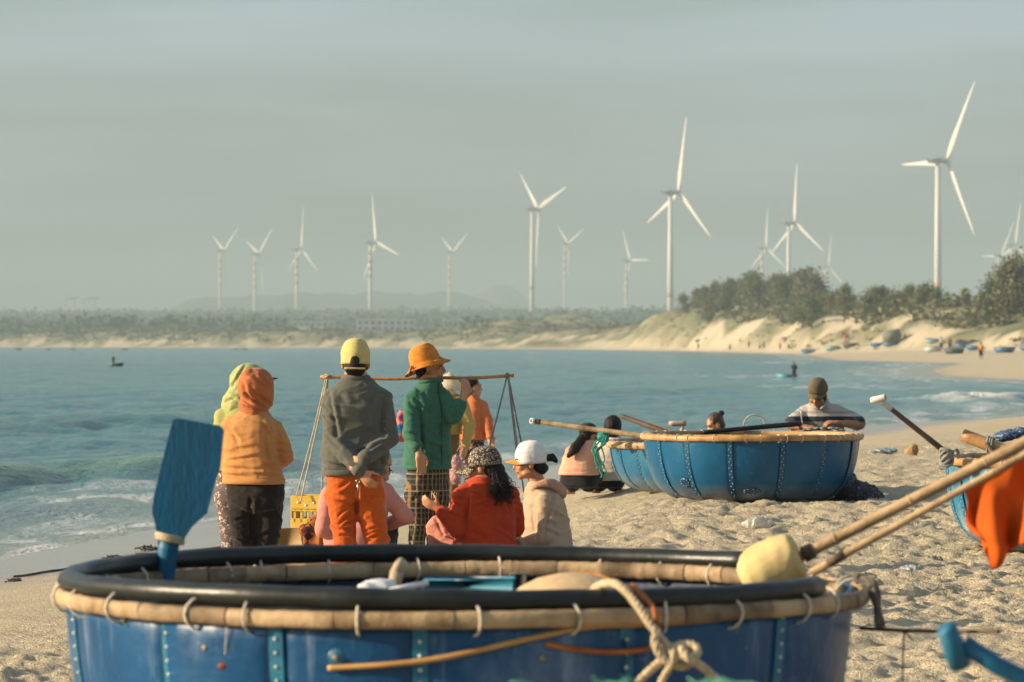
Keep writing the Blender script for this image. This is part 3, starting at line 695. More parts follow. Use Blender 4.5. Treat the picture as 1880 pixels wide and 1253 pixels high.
hd_ = link_world(remesh(s, .008, 4, crease_fn(folds(.003, 4, 10, 17, 1.5), [((418, 705), (440, 665), .007, .008), ((425, 715), (452, 668), .007, .008), ((414, 725), (440, 735), .008, .010), ((412, 740), (436, 728), .008, .010), ((432, 720), (465, 690), .008, .007)], Z)), 'hood', cloth('lime_hood', (.38, .39, .16), (.33, .34, .13)), root)
mb = MB(); bill(mb, h, length=.085, width=.075, fwd=.085, up=.055, droop=.1); build(mb, 'cap_bill', mat('black_plastic', (.012, .012, .013), rough=.4), hd_)

# --- person in grey sweater, hands behind the back
Z = 21.8
root, h, RG = person('person in grey sweater, orange trousers and yellow cap, hands clasped behind back', Z,
    [(650, 915, 0, .150, .125), (650, 888, 0, .160, .130), (649, 862, 0, .162, .128), (652, 838, 0, .182, .130), (655, 790, 0, .182, .125), (657, 752, 0, .180, .120), (656, 728, 0, .165, .105), (655, 712, 0, .128, .088), (653, 694, .01, .068, .065)],
    187, [dict(j=[(611, 733, 0), (611, 803, -.08), (663, 866, -.22)], d=(.55, -.1, -.8), n=(.4, .7, .1), r=1.1, side=-1, curl=.55, sleeve=.99, k=.88),
          dict(j=[(701, 733, 0), (716, 806, -.06), (668, 843, -.23)], d=(-.78, 0, -.6), n=(0, .8, -.3), r=1.1, side=1, curl=.75, sleeve=.99, k=.82)],
    [[(626, 905, 0), (634, 1012, -.03), (634, 1135, .04)], [(676, 905, 0), (694, 1012, -.03), (700, 1135, .04)]],
    (653, 664, .01), 180, 4, 0, .98, cloth('grey_knit', (.105, .105, .085), (.088, .088, .072), bump=.2), cloth('rust_orange_trousers', (.56, .105, .012), (.47, .08, .010)), hem=2, fold=.0065, seed=21, leg_r=1.0, cvox=.0078,
    scr=[((605, 722), (621, 798), .012, .018), ((705, 737), (706, 800), .012, .016), ((598, 742), (610, 760), .009, .01), ((594, 765), (612, 776), .009, .009), ((600, 800), (628, 822), .010, .012), ((660, 830), (706, 810), .009, .010), ((690, 828), (714, 814), .008, .008), ((593, 848), (640, 858), .010, .014), ((628, 840), (650, 862), .010, .010), ((700, 838), (706, 862), .010, .012), ((624, 725), (640, 742), .016, .008), ((690, 728), (676, 748), .016, .008), ((640, 800), (690, 790), .02, .006)],
    pcr=[((656, 896), (657, 940), .011, .022), ((641, 884), (620, 898), .009), ((643, 928), (622, 946), .008, .013), ((648, 940), (624, 962), .008, .013), ((646, 957), (628, 966), .007), ((625, 970), (650, 972), .008), ((624, 982), (648, 980), .008), ((668, 975), (693, 967), .007, .011), ((670, 982), (694, 974), .007, .011), ((674, 989), (694, 982), .007), ((690, 905), (672, 920), .010, .008), ((612, 905), (630, 912), .010, .008)])
mb = MB(); mb.tube([at(653, 694, Z) + V(.070 * math.cos(a), .066 * math.sin(a), .004 * math.sin(2 * a)) for a in np.linspace(0, 2 * math.pi, 28, endpoint=False)], .016, 8, closed=True); build(mb, 'collar', cloth('grey_knit_collar', (.13, .122, .10)), root)
hair_cap(root, h, rs=.075, rf=.088, ru=.078)
c = cap(root, h, cloth('yellow_cap', (.54, .45, .17), (.48, .39, .14)), low=-.50, ru=.104, bill_args=dict(up=-.005))
s = MB(); h.e(s, 0, -.115, -.006, .030, .020, .034); h.e(s, 0, -.09, -.055, .062, .03, .022)
link_world(remesh(s, .006, 2, folds(.002, 30, 30, 5)), 'hair_bun', HAIR(), root)
mb = MB(); mb.tube([h.p(x, -.113 + .3 * x * x, -.047 + .0 * x) for x in np.linspace(-.06, .06, 9)], .006, 6); build(mb, 'cap_strap', MATS['yellow_cap'], c)
mb = MB(); kp = at(657, 888, Z - .24); mb.box(kp - V(0, 0, .022), (.008, .004, .045)); mb.tube([kp + V(.010 * math.cos(a), 0, .012 + .010 * math.sin(a)) for a in np.linspace(0, 6.28, 12, endpoint=False)], .0025, 6, closed=True)
tag(build(mb, 'key', mat('steel', (.55, .54, .5), rough=.3, metal=1), base=kp), 'small metal key dangling from the grey sweater person\'s hand', 'key')

# --- carrier in the green jacket and orange hat, pole on the shoulder
Z = 27.2
root, h, RG = person('person in green jacket, orange straw hat and plaid trousers holding shoulder pole', Z,
    [(783, 900, 0, .15, .12), (784, 872, 0, .165, .125), (785, 853, 0, .165, .12), (785, 815, 0, .165, .118), (785, 775, 0, .168, .115), (785, 745, 0, .165, .11), (784, 722, 0, .14, .095), (790, 702, 0, .062, .06)],
    48, [dict(j=[(758, 731, -.10), (754, 796, -.19), (769, 832, -.25)], d=(.20, -.08, -1), n=(-.5, .8, 0), side=-1, curl=.16, sleeve=.86),
         dict(j=[(813, 731, -.02), (832, 766, -.06), (853, 727, -.02)], d=(.1, .1, 1), n=(-.3, .5, .4), side=1, curl=.75, sleeve=.80)],
    [[(766, 897, -.04), (768, 965, -.06), (762, 1030, -.02)], [(803, 897, .04), (801, 965, .02), (797, 1030, .06)]],
    (789, 671, 0), 88, 6, 0, 1.0, cloth('green_jacket', (.045, .145, .092), (.035, .115, .072)), plaid(), hem=2, fold=.007, seed=33, leg_r=1.04, sl_r=1.04, cvox=.0082,
    scr=[((753, 738), (774, 755), .010, .012), ((748, 752), (768, 766), .009), ((747, 793), (768, 797), .009), ((748, 806), (768, 812), .008), ((773, 742), (777, 830), .012, .016), ((786, 790), (812, 780), .012, .008), ((788, 815), (815, 822), .012, .008), ((822, 752), (838, 768), .008, .010), ((828, 745), (846, 760), .008, .010), ((790, 840), (815, 846), .010, .008), ((780, 720), (790, 745), .012, .009)],
    pcr=[((785, 890), (784, 960), .014, .02), ((755, 960), (780, 968), .009), ((790, 962), (812, 958), .009), ((760, 915), (776, 905), .012)])
mb = MB(); loft(mb, [(at(785, y_, Z), V(math.cos(R(48)), math.sin(R(48)), 0), .170, yawf(48), .127) for y_ in (861, 855, 848)]); build(mb, 'undershirt_hem', cloth('pale_pink_cotton', (.68, .50, .42)), root)
mb = MB(); zf = yawf(48); mb.tube([RG[i][0] + zf * (RG[i][4] + .020) for i in range(2, 8)], .005, 6); build(mb, 'zipper', mat('zip_dark', (.02, .06, .04)), root)
mb = MB(); mb.tube([at(790, 701, Z) + V(.078 * math.cos(a), .072 * math.sin(a), .012 * math.cos(a + .6)) for a in np.linspace(0, 2 * math.pi, 28, endpoint=False)], .017, 8, closed=True); build(mb, 'collar', MATS['green_jacket'], root)
hh = Head(at(782, 668, Z), 88, -20, 1.0)
hair_cap(root, h)
def straw_hat(root, hh, m, prof, ribs, seg=44):
    mb = MB(); rs_ = []
    for r, z in prof: rs_.append((r, z))
    inn = [(max(r - .004, .001), z - .004) for r, z in prof[::-1]]
    a = np.linspace(0, 2 * math.pi, seg, endpoint=False)
    L = [np.stack([r * np.cos(a), r * 1.06 * np.sin(a), np.full(seg, z) + .012 * (r > .12) * np.sin(2 * a + .7)], 1) for r, z in inn + rs_]
    mb.rings([hh.c + (x_ * hh.k) @ hh.M.T for x_ in L]); return build(mb, 'hat', m, root)
prof = []
for i in range(46):
    t = i / 45
    if t < .5: u = t / .5; r = .165 - .062 * u; z = -.030 + .045 * u ** 1.2
    else: u = (t - .5) / .5; r = .103 * math.cos(u * 1.45) ** .62 if u < .999 else .004; z = .015 + .125 * math.sin(u * 1.5708)
    prof.append((r + (.0026 if i % 2 else -.0012), z))
hat = straw_hat(root, hh, mat('orange_woven_straw', (.62, .235, .035), (.50, .17, .02), .8, 30, .4, 90, .004, .2), prof, 0)
mb = MB()
for s_ in (-1, 1): mb.tube([at(757, 672, Z - .12), at(757 + s_ * 4, 682, Z - .13), at(755 + s_ * 5, 690, Z - .12)], [.010, .009, .003], 6, flat=.4)
build(mb, 'hat_ribbon', cloth('rust_ribbon', (.30, .07, .02)), hat)

# --- pink seated person behind the grey sweater
Z = 25.0
root, h, RG = person('person in pink top sitting on the sand behind the orange trousers', Z,
    [(650, 1060, 0, .19, .15), (650, 1025, 0, .19, .15), (652, 985, 0, .185, .14), (656, 940, 0, .18, .13), (660, 912, 0, .165, .115), (668, 893, 0, .12, .09), (680, 876, 0, .06, .06)],
    165, [dict(j=[(606, 908, -.05), (592, 972, -.08), (628, 985, .10)], d=(1, .3, 0), n=(0, 1, 0), side=-1), dict(j=[(706, 905, .02), (744, 950, .0), (712, 963, .18)], d=(-1, .4, 0), n=(0, 1, 0))],
    [[(630, 1040, .05), (620, 985, .40), (610, 1065, .62)], [(690, 1040, .05), (716, 975, .34), (705, 1060, .6)]],
    (694, 856, .05), 150, 8, 0, 1.0, cloth('pink_jersey', (.62, .25, .19), (.55, .21, .17)), cloth('dark_trousers', (.02, .02, .022)), hem=1, seed=41, footdir=165)
hair_cap(root, h, rs=.075, rf=.088, ru=.078); cap(root, h, cloth('tan_cap', (.42, .27, .12)), low=-.2)

# --- red sweater, floral cap, curly hair
Z = 25.3
root, h, RG = person('seated woman in red-orange sweater with floral cap and curly dark hair', Z,
    [(890, 1062, 0, .20, .16), (890, 1030, 0, .20, .16), (892, 990, 0, .190, .15), (894, 945, 0, .178, .135), (892, 915, 0, .165, .12), (890, 895, 0, .125, .10), (888, 876, 0, .062, .06)],
    -150, [dict(j=[(846, 910, -.06), (838, 972, -.14), (806, 934, -.10)], d=(-.75, 0, .35), n=(.1, .8, .4), side=1, curl=.42, sleeve=.92, r=1.05, k=.92), dict(j=[(938, 910, .05), (950, 970, .12), (905, 985, .28)], d=(-1, .2, 0), n=(0, 1, 0), side=1)],
    [[(870, 1040, .0), (803, 968, .10), (792, 1068, .12)], [(905, 1040, -.02), (850, 1010, -.10), (930, 1060, -.16)]],
    (888, 856, 0), -112, 6, 0, 1.02, cloth('red_orange_knit', (.44, .048, .009), (.36, .036, .008), bump=.2), cloth('pink_trousers', (.56, .24, .17), (.48, .19, .14)), hem=1, seed=51, pant_cut=(.62, 1.0), fold=.007, footdir=-150, skin=SKIN(), cvox=.0082,
    scr=[((863, 893), (880, 899), .007, .010), ((865, 903), (891, 910), .007, .012), ((867, 913), (894, 914), .007, .012), ((875, 924), (897, 921), .007, .010), ((882, 942), (902, 935), .008, .010), ((836, 911), (850, 916), .007, .009), ((831, 922), (846, 928), .007, .010), ((828, 940), (842, 946), .007, .009), ((862, 909), (859, 956), .012, .020), ((905, 960), (945, 975), .02, .008), ((870, 975), (900, 990), .016, .010), ((925, 905), (940, 950), .016, .010)],
    pcr=[((800, 955), (815, 985), .009, .012), ((812, 952), (835, 985), .009, .012), ((840, 985), (860, 1000), .01)])
fl = floral('floral_cloth', (.018, .014, .016), (.58, .48, .30), 62, .40)
hair_cap(root, h, rs=.075, rf=.088, ru=.078)
c = cap(root, h, fl, low=-.30, rs=.094, rf=.112, ru=.100, bill_args=dict(length=.125, width=.085, fwd=.080, up=.020, droop=.30, curve=.035))
def strand8(rg):
    a = rg.uniform(-.9, .9); p0 = h.p(.075 * math.sin(a * 1.2), -.06 - .05 * math.cos(a), -.02); p1 = p0 + V(rg.normal(.035, .03), rg.normal(-.07, .03), -rg.uniform(.12, .25))
    mid = (p0 + p1) / 2 + V(rg.normal(0, .015), -.02, 0)
    t = np.linspace(0, 1, 14)[:, None]; return (1 - t) ** 2 * p0 + 2 * t * (1 - t) * mid + t * t * p1
curls(root, strand8, 190, seed=3, r=.0045, amp=.013)
s = MB(); s.chain([h.p(.0, -.085, -.03), h.p(.01, -.11, -.10), at(906, 900, Z - .17)], [.05, .055, .03]); link_world(remesh(s, .009, 3, folds(.006, 30, 14, 8)), 'hair_mass', HAIR(), root)
mb = MB(); mb.tube([at(811, 936, Z - .10) + V(.031 * math.cos(a) * .8, .031 * math.sin(a), .022 * math.cos(a)) for a in np.linspace(0, 6.2832, 20, endpoint=False)], .006, 6, closed=True); build(mb, 'wristband', mat('black_plastic'), root)

# --- beige hoodie and white cap
Z = 25.7
root, h, RG = person('seated woman in beige dotted hoodie and white cap with orange bill', Z,
    [(1003, 1062, 0, .17, .15), (1003, 1030, 0, .175, .15), (1003, 1000, 0, .175, .15), (1002, 960, 0, .165, .14), (1000, 925, 0, .155, .12), (996, 905, 0, .12, .095), (989, 884, 0, .058, .058)],
    -66, [dict(j=[(1000, 920, -.13), (1003, 985, -.18), (955, 1000, -.16)], d=(-1, 0, .1), n=(0, .5, -1), side=1, r=1.05), dict(j=[(982, 918, .12), (972, 980, .16), (940, 985, .12)], d=(-1, 0, .1), n=(0, 0, -1), side=-1)],
    [[(995, 1045, -.08), (930, 1012, -.10), (955, 1068, .0)], [(995, 1045, .08), (925, 1015, .10), (960, 1068, .16)]],
    (973, 848, 0), -88, 4, 0, 1.0, mat('beige_dotted_jersey', (.40, .30, .205), (.27, .195, .13), .9, 130, .3, 90, .003, .2, contrast=(.55, .68)), cloth('black_trousers'  , (.02, .018, .016)), hem=2, seed=61, footdir=-66, cvox=.0082,
    scr=[((976, 903), (991, 893), .008, .010), ((1016, 908), (1001, 970), .011, .018), ((1003, 955), (1020, 962), .009), ((1002, 970), (1025, 982), .009), ((1010, 940), (1035, 950), .012, .007), ((975, 930), (985, 990), .012, .012)])
hair_cap(root, h, rs=.075, rf=.088, ru=.078)
c = cap(root, h, cloth('white_cap', (.72, .70, .66), (.68, .66, .63)), cloth('orange_cotton', (.72, .30, .05)), low=-.40, rs=.087, rf=.108, ru=.112, bill_args=dict(length=.080, up=.022, droop=.12, fwd=.088, width=.068, curve=.028))
s = MB(); s.chain([h.p(0, -.105, .012), h.p(0, -.150, .018), h.p(0, -.178, -.012)], [.022, .026, .010]); h.e(s, 0, -.075, -.05, .06, .045, .04)
link_world(remesh(s, .006, 2, folds(.003, 30, 30, 5)), 'ponytail', HAIR(), root)
s = MB(); hp = smoothpath([at(974, 899, Z - .07), at(988, 890, Z - .11), at(1012, 888, Z - .10), at(1032, 903, Z - .02), at(1030, 903, Z + .05), at(1008, 888, Z + .10), at(986, 890, Z + .10)], 5); s.tube(hp, np.interp(np.linspace(0, 1, len(hp)), [0, .25, .5, .75, 1], [.014, .030, .050, .030, .014]), 10, flat=.62); s.tube(smoothpath([at(1006, 884, Z - .06), at(1026, 896, Z - .02), at(1026, 896, Z + .04), at(1004, 884, Z + .06)], 5), .022, 8)
link_world(remesh(s, .008, 2, folds(.002, 5, 14, 25, 1.2)), 'hood', mat('beige_hood', (.44, .26, .17), (.36, .20, .13), .9, 60, .3), root)

# --- standing in the shallows: conical hat and terracotta shirt
Z = 42.0
root, h, RG = person('person in conical straw hat and khaki shirt standing at the water\'s edge', Z,
    [(818, 820, 0, .15, .12), (818, 805, 0, .16, .12), (819, 792, 0, .16, .12), (821, 765, 0, .165, .115), (822, 745, 0, .165, .11), (823, 733, 0, .13, .09), (824, 722, 0, .06, .06)],
    30, [dict(j=[(802, 738, -.05), (796, 770, -.15), (812, 795, -.30)], side=-1), dict(j=[(846, 738, -.02), (862, 782, -.08), (855, 818, -.22)], n=(-.3, .8, 0))],
    [[(807, 822), (806, 868), (806, 915)], [(830, 822), (832, 868), (832, 915)]],
    (824, 707, 0), 25, 10, 0, 1.05, cloth('khaki_shirt', (.44, .32, .10), (.38, .27, .08)), cloth('brown_trousers', (.17, .11, .055)), hem=2, seed=71, vox=.013, sl_r=1.25)
mb = MB(); L = [(.225, -.045), (.150, .010), (.075, .062), (.004, .112)]; inn = [(max(r - .004, .002), z - .006) for r, z in L[::-1]]
mb.lathe(inn + L, h.p(0, 0, .03), 32, h.M); build(mb, 'conical_hat', mat('palm_leaf_straw', (.66, .52, .33), (.55, .42, .25), .8, 20, .3), root)
mb = MB(); h.e(mb, 0, .05, -.05, .062, .062, .052); build(mb, 'face_mask', cloth('white_cotton', (.70, .64, .56)), root)
Z = 43.0
root, h, RG = person('woman in terracotta shirt walking by the water behind the carrying pole', Z,
    [(868, 825, 0, .14, .11), (868, 812, 0, .15, .115), (868, 802, 0, .165, .12), (868, 775, 0, .15, .11), (868, 752, 0, .150, .105), (868, 738, 0, .12, .085), (868, 726, 0, .058, .058)],
    115, [dict(j=[(886, 744, -.05), (896, 775, -.10), (900, 802, -.16)], r=1.05), dict(j=[(850, 744, .05), (845, 775, .08), (848, 805, .0)], side=-1)],
    [[(860, 828), (862, 880), (860, 935)], [(877, 828), (880, 880), (884, 935)]],
    (868, 711, 0), 110, 0, 0, 1.0, cloth('terracotta_shirt', (.56, .17, .06), (.48, .14, .05)), floral('dark_floral_trousers', (.03, .022, .03), (.40, .26, .22), 24), hem=2, seed=81, vox=.013)
hair_cap(root, h); s = MB(); s.chain([h.p(0, -.09, 0), h.p(0, -.11, -.09), h.p(0, -.09, -.16)], [.05, .045, .02]); link_world(remesh(s, .011, 3), 'ponytail', HAIR(), root)

# --- seated pair by the moored boats, girl behind, man mending a net
Z = 38.3
root, h, RG = person('woman in pale pink top sitting on the sand with her back to us', Z,
    [(1063, 893, 0, .20, .15), (1063, 880, 0, .20, .15), (1063, 866, 0, .185, .14), (1066, 842, 0, .165, .125), (1070, 828, 0, .145, .105), (1074, 818, 0, .11, .085), (1078, 808, 0, .055, .055)],
    160, [dict(j=[(1048, 830, -.03), (1044, 862, .02), (1060, 872, .2)], side=-1), dict(j=[(1088, 828, .03), (1095, 855, .1), (1085, 868, .24)])],
    [[(1050, 888, .08), (1040, 870, .42), (1045, 896, .62)], [(1080, 888, .08), (1096, 868, .36), (1092, 894, .6)]],
    (1080, 800, .02), 140, 10, 0, 1.0, cloth('salmon_cotton', (.66, .36, .24), (.58, .30, .20)), cloth('dark_trousers2', (.018, .016, .018)), hem=2, seed=91, vox=.013)
hair_cap(root, h, rs=.075, rf=.088, ru=.078); cap(root, h, cloth('dark_cap', (.03, .022, .02)), low=-.15)
s = MB(); s.chain([h.p(0, -.09, -.05), at(1054, 825, Z - .14), at(1044, 838, Z - .15)], [.045, .05, .02]); link_world(remesh(s, .011, 3, folds(.006, 20, 20, 6)), 'ponytail', HAIR(), root)
Z = 38.9
root, h, RG = person('man in white shirt with short black hair sitting beside the blue boats', Z,
    [(1113, 892, 0, .19, .15), (1113, 876, 0, .19, .15), (1114, 858, 0, .18, .14), (1117, 835, 0, .17, .125), (1120, 820, 0, .155, .11), (1123, 810, 0, .12, .09), (1125, 802, 0, .055, .055)],
    170, [dict(j=[(1095, 824, -.02), (1089, 852, .06), (1104, 868, .22)], side=-1), dict(j=[(1141, 822, .02), (1147, 850, .1), (1137, 866, .24)])],
    [[(1101, 886, .08), (1095, 868, .42), (1097, 893, .62)], [(1129, 886, .08), (1139, 868, .36), (1135, 892, .6)]],
    (1126, 788, .02), 165, 6, 0, 1.04, cloth('white_shirt', (.66, .56, .45), (.6, .5, .4)), cloth('dark_trousers2'), hem=1, seed=95, vox=.013)
hair_cap(root, h, rs=.086, rf=.108, ru=.100)
Z = 39.6
root, h, RG = person('girl with a hair bun, only her head showing above the blue boat rim', Z,
    [(1318, 885, 0, .17, .13), (1318, 870, 0, .17, .13), (1318, 850, 0, .16, .12), (1318, 825, 0, .15, .11), (1317, 808, 0, .12, .09), (1316, 798, 0, .05, .05)],
    -60, [dict(j=[(1300, 818, -.05), (1295, 848, 0), (1285, 862, -.1)]), dict(j=[(1335, 818, .05), (1338, 848, .05), (1325, 862, -.1)], side=-1)],
    [[(1310, 878, 0), (1280, 866, -.1), (1290, 889, -.2)], [(1322, 878, .05), (1290, 870, .15), (1300, 889, .2)]],
    (1313, 779, 0), -70, 25, 0, .95, cloth('cream_shirt', (.6, .5, .36)), cloth('dark_trousers2'), hem=1, seed=97, vox=.014)
hair_cap(root, h, mat('hair_brown', (.07, .035, .018), (.04, .02, .012), .5, 30, .5, 120, .005))
s = MB(); h.e(s, 0, -.115, .075, .032, .034, .034); h.e(s, 0, -.085, .055, .035, .035, .03); link_world(remesh(s, .009, 2), 'hair_bun', HAIR(), root)

Z = 36.6
root, h, RG = person('man in dark cap and striped polo shirt bent over his net behind the blue boat', Z,
    [(1515, 845, .1, .18, .13), (1515, 825, .08, .19, .13), (1514, 805, .05, .18, .13), (1512, 782, .02, .18, .125), (1510, 765, 0, .178, .12), (1508, 752, 0, .145, .105), (1504, 738, -.03, .068, .065)],
    -4, [dict(j=[(1476, 762, 0), (1451, 781, -.10), (1476, 785, -.32)], d=(.8, -.3, .0), n=(.1, .2, -1), side=-1, curl=.8, sleeve=.42, k=1.15, r=1.15),
         dict(j=[(1542, 762, 0), (1579, 780, -.12), (1540, 778, -.34)], d=(-1, -.1, .15), n=(0, .3, -1), side=1, curl=.8, sleeve=.42, k=1.15, r=1.15)],
    [[(1498, 848, .1), (1492, 895, -.05), (1500, 908, .42)], [(1535, 848, .1), (1540, 895, -.05), (1530, 908, .42)]],
    (1501, 724, -.11), -16, 21, -4, 1.10, stripes('striped_polo', [(0, (.09, .10, .12)), (.10, (.26, .25, .23)), (.30, (.42, .38, .33)), (.34, (.18, .175, .16)), (.49, (.02, .024, .042)), (.60, (.42, .38, .33)), (.66, (.25, .24, .22)), (.70, (.38, .35, .30)), (.86, (.26, .26, .24))], .45, .92),
    cloth('dark_trousers2'), hem=1, skin=SKIN2(), seed=99, sl_r=1.25, fold=.006)
hair_cap(root, h, rs=.075, rf=.088, ru=.078)
cap(root, h, mat('olive_cap', (.12, .095, .055), (.085, .065, .04), .9, 14, .4), low=-.02, rs=.088, rf=.110, ru=.105, up=.035, bill_args=dict(length=.065, up=.040, droop=.35, width=.075))
mb = MB()
for sx in (-1, 1): mb.tube([at(1504 + sx * 3, 752, Z - .20), at(1504 + sx * 13, 741, Z - .12), at(1504 + sx * 14, 735, Z), at(1504, 734, Z + .07)], [.012, .020, .020, .018], 8)
build(mb, 'collar', cloth('grey_collar', (.36, .36, .34)), root)

# ------------------------------------------------------------------ round basket boats
def paint(name, c1, c2, scuff_glare, rough=.32, streak=.5, sand=(.36, .28, .19), top=.5):
    m, n, l, b = newmat(name); v = coords(n, l)
    base = ramp(n, l, noise_n(n, l, v, 2.2, 4), [(.35, c1), (.65, c2)])
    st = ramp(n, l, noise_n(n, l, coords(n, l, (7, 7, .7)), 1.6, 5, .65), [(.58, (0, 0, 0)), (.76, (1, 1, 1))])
    c = mixc(n, l, math_n(n, l, 'MULTIPLY', st, streak), base, scuff_glare)
    ch = ramp(n, l, noise_n(n, l, v, 26, 4, .7), [(.66, (0, 0, 0)), (.72, (1, 1, 1))]); c = mixc(n, l, math_n(n, l, 'MULTIPLY', ch, .35), c, tuple(min(1, x * 1.8 + .05) for x in scuff_glare))
    sp = n.new('ShaderNodeSeparateXYZ'); l.new(v, sp.inputs[0])
    lowm = n.new('ShaderNodeMapRange'); lowm.inputs['From Min'].default_value = .20; lowm.inputs['From Max'].default_value = .0; l.new(sp.outputs['Z'], lowm.inputs['Value'])
    grit = math_n(n, l, 'MULTIPLY', lowm.outputs['Result'], math_n(n, l, 'MULTIPLY', noise_n(n, l, v, 14, 5, .7), .9)); c = mixc(n, l, grit, c, sand)
    sc = ramp(n, l, noise_n(n, l, coords(n, l, (1.6, 1.6, .9)), 1.5, 6, .7), [(.52, (0, 0, 0)), (.70, (1, 1, 1))]); c = mixc(n, l, math_n(n, l, 'MULTIPLY', sc, streak * .55), c, scuff_glare)  # broad pale patches: scuffs, on the front hull also painted-in glare
    l.new(c, b.inputs['Base Color'])
    rr = n.new('ShaderNodeMapRange'); rr.inputs['To Min'].default_value = rough * .75; rr.inputs['To Max'].default_value = rough * 1.5; l.new(noise_n(n, l, v, 5, 5), rr.inputs['Value']); l.new(rr.outputs['Result'], b.inputs['Roughness'])
    b.inputs['Specular IOR Level'].default_value = .34
    h = math_n(n, l, 'ADD', noise_n(n, l, v, 7, 3), math_n(n, l, 'MULTIPLY', noise_n(n, l, v, 60, 4), .1)); bump_n(n, l, h, b, .45, .02); return m
PROF = [(.02, .015), (.30, .0), (.55, .01), (.70, .055), (.81, .14), (.885, .26), (.935, .42), (.968, .60), (.988, .80), (1.0, 1.0)]
def profile_r(t): zz = [p[1] for p in PROF[1:]]; return np.interp(t, zz, [p[0] for p in PROF[1:]])
def basket_boat(label, cx, cy, z0, Rb, H, hull_m, seam_m, inside_m, rim_m, seams, tube_m=None, tube_arc=(0, 360), rim_r=.034, nl=44, inner=True, rivet_m=None, tilt=(0, 0), group='blue basket boats', n_in=None, sand_sink=.03, rim_dark=None, flat=1.25, segs=0):
    root = thing('basket_boat', label, 'boat', (cx, cy, z0 - sand_sink), group); c = V(cx, cy, z0 - sand_sink)
    A = lambda deg: V(math.sin(R(deg)), -math.cos(R(deg)), 0)            # 0 points at the camera, + to the right
    seams = sorted(seams); npn = len(seams)
    prof = []
    for i in range(len(PROF) - 1):
        (r0, a0), (r1, a1) = PROF[i], PROF[i + 1]
        for k in range(2): t = k / 2; prof.append((r0 + (r1 - r0) * t, a0 + (a1 - a0) * t))
    prof.append(PROF[-1])
    zz = np.array([p[1] for p in prof]) * H; rr = np.array([p[0] for p in prof]) * Rb
    for i in range(npn):
        a0, a1 = seams[i], seams[(i + 1) % npn] + (360 if i == npn - 1 else 0)
        na = max(4, int((a1 - a0) / 3)); an = np.linspace(a0, a1, na + 1)
        off = (.003 if i % 2 else -.001); G = []
        for side in (0, 1):
            for j in range(len(zz)):
                for a in an:
                    t = (a - a0) / (a1 - a0); bul = .004 * math.sin(math.pi * t) * Rb
                    G.append(c + A(a) * (rr[j] + off + bul - side * .016) + V(0, 0, zz[j] + side * .016 * (1 - zz[j] / H)))
        G = np.array(G); G[:, :] += 0
        nz = .010 * vnoise(G[:, 0] * 2.2, G[:, 1] * 2.2, G[:, 2] * 2.8, 7 + i); dirv = G - c; dirv[:, 2] = 0; dirv /= (np.linalg.norm(dirv, axis=1)[:, None] + 1e-6); G += dirv * nz[:, None]
        N = len(zz) * (na + 1); f = []
        for j in range(len(zz) - 1):
            for k in range(na):
                p = j * (na + 1) + k; f += [(p, p + 1, p + na + 2, p + na + 1), (N + p, N + p + na + 1, N + p + na + 2, N + p + 1)]
        for j in range(len(zz) - 1):
            p = j * (na + 1); q2 = p + na; f += [(p, p + na + 1, N + p + na + 1, N + p), (q2, N + q2, N + q2 + na + 1, q2 + na + 1)]
        p = (len(zz) - 1) * (na + 1); f += [(p + k, p + k + 1, N + p + k + 1, N + p + k) for k in range(na)]
        mb = MB().add(G, f); me = mesh_from('hull_panel', mb.verts() - c, mb.f)
        me.materials.append(hull_m); me.materials.append(inside_m)
        mi = np.array([1 if min(q_) >= N else 0 for q_ in f], np.int32); me.polygons.foreach_set('material_index', mi)
        link(me, 'hull_panel', None, root)
    riv = MB()
    for a in seams:
        st = MB(); w_ = .022; L = []
        for j in range(6, len(zz)):
            for s_ in (-1, 1): pass
            P = c + A(a) * (rr[j] + .001) + V(0, 0, zz[j]); tv = V(math.cos(R(a)), math.sin(R(a)), 0); nv = A(a)
            L.append(np.array([P - tv * w_, P - tv * w_ + nv * .006, P + tv * w_ + nv * .006, P + tv * w_ - nv * .0]))
        L = [l_ for l_ in L]; L[-1] = L[-1] - V(0, 0, .004); st.rings(L); build(st, 'seam_strip', seam_m, root, smooth=False)
        if rivet_m:
            for t in np.arange(.10, .97, .045):
                rj = np.interp(t * H, zz[4:], rr[4:])
                for s_ in ((1 if int(t * 1000) % 2 else -1,) if rivet_m != 'near' else (0,)):
                    tv = V(math.cos(R(a)), math.sin(R(a)), 0)
                    riv.ell(c + A(a) * (rj + .008) + V(0, 0, t * H) + tv * s_ * .012 * (1 if int(t * 100) % 2 else .6), (.0062 if rivet_m == 'near' else .0046,) * 3, None, 6, 4)
    if riv.n:
        o = build(riv, 'rivets', mat('rivet_metal', (.66, .66, .62), rough=.35, metal=.4), root); o['kind'] = 'stuff'
    # rims: bamboo hoops lashed with cord
    def hoop(rad, z, r, m, name, a0=0, a1=360, fl=1.0, wob=.004, seed=0):
        n_ = 72; cl = abs(a1 - a0) >= 359.9; an = np.linspace(a0, a1, n_, endpoint=not cl)
        P = np.array([c + A(a) * (rad + wob * math.sin(a * .11 + seed) + wob * .6 * math.sin(a * .37)) + V(0, 0, z + wob * math.sin(R(a) * 3 + seed)) for a in an])
        rad_ = r * (1 + .05 * np.sin(np.arange(n_) * 1.7))
        mb = MB(); mb.tube(P, rad_, 10, True, cl, 1 / fl, (0, 0, 1)); return build(mb, name, m, root)
    zr = H - .01
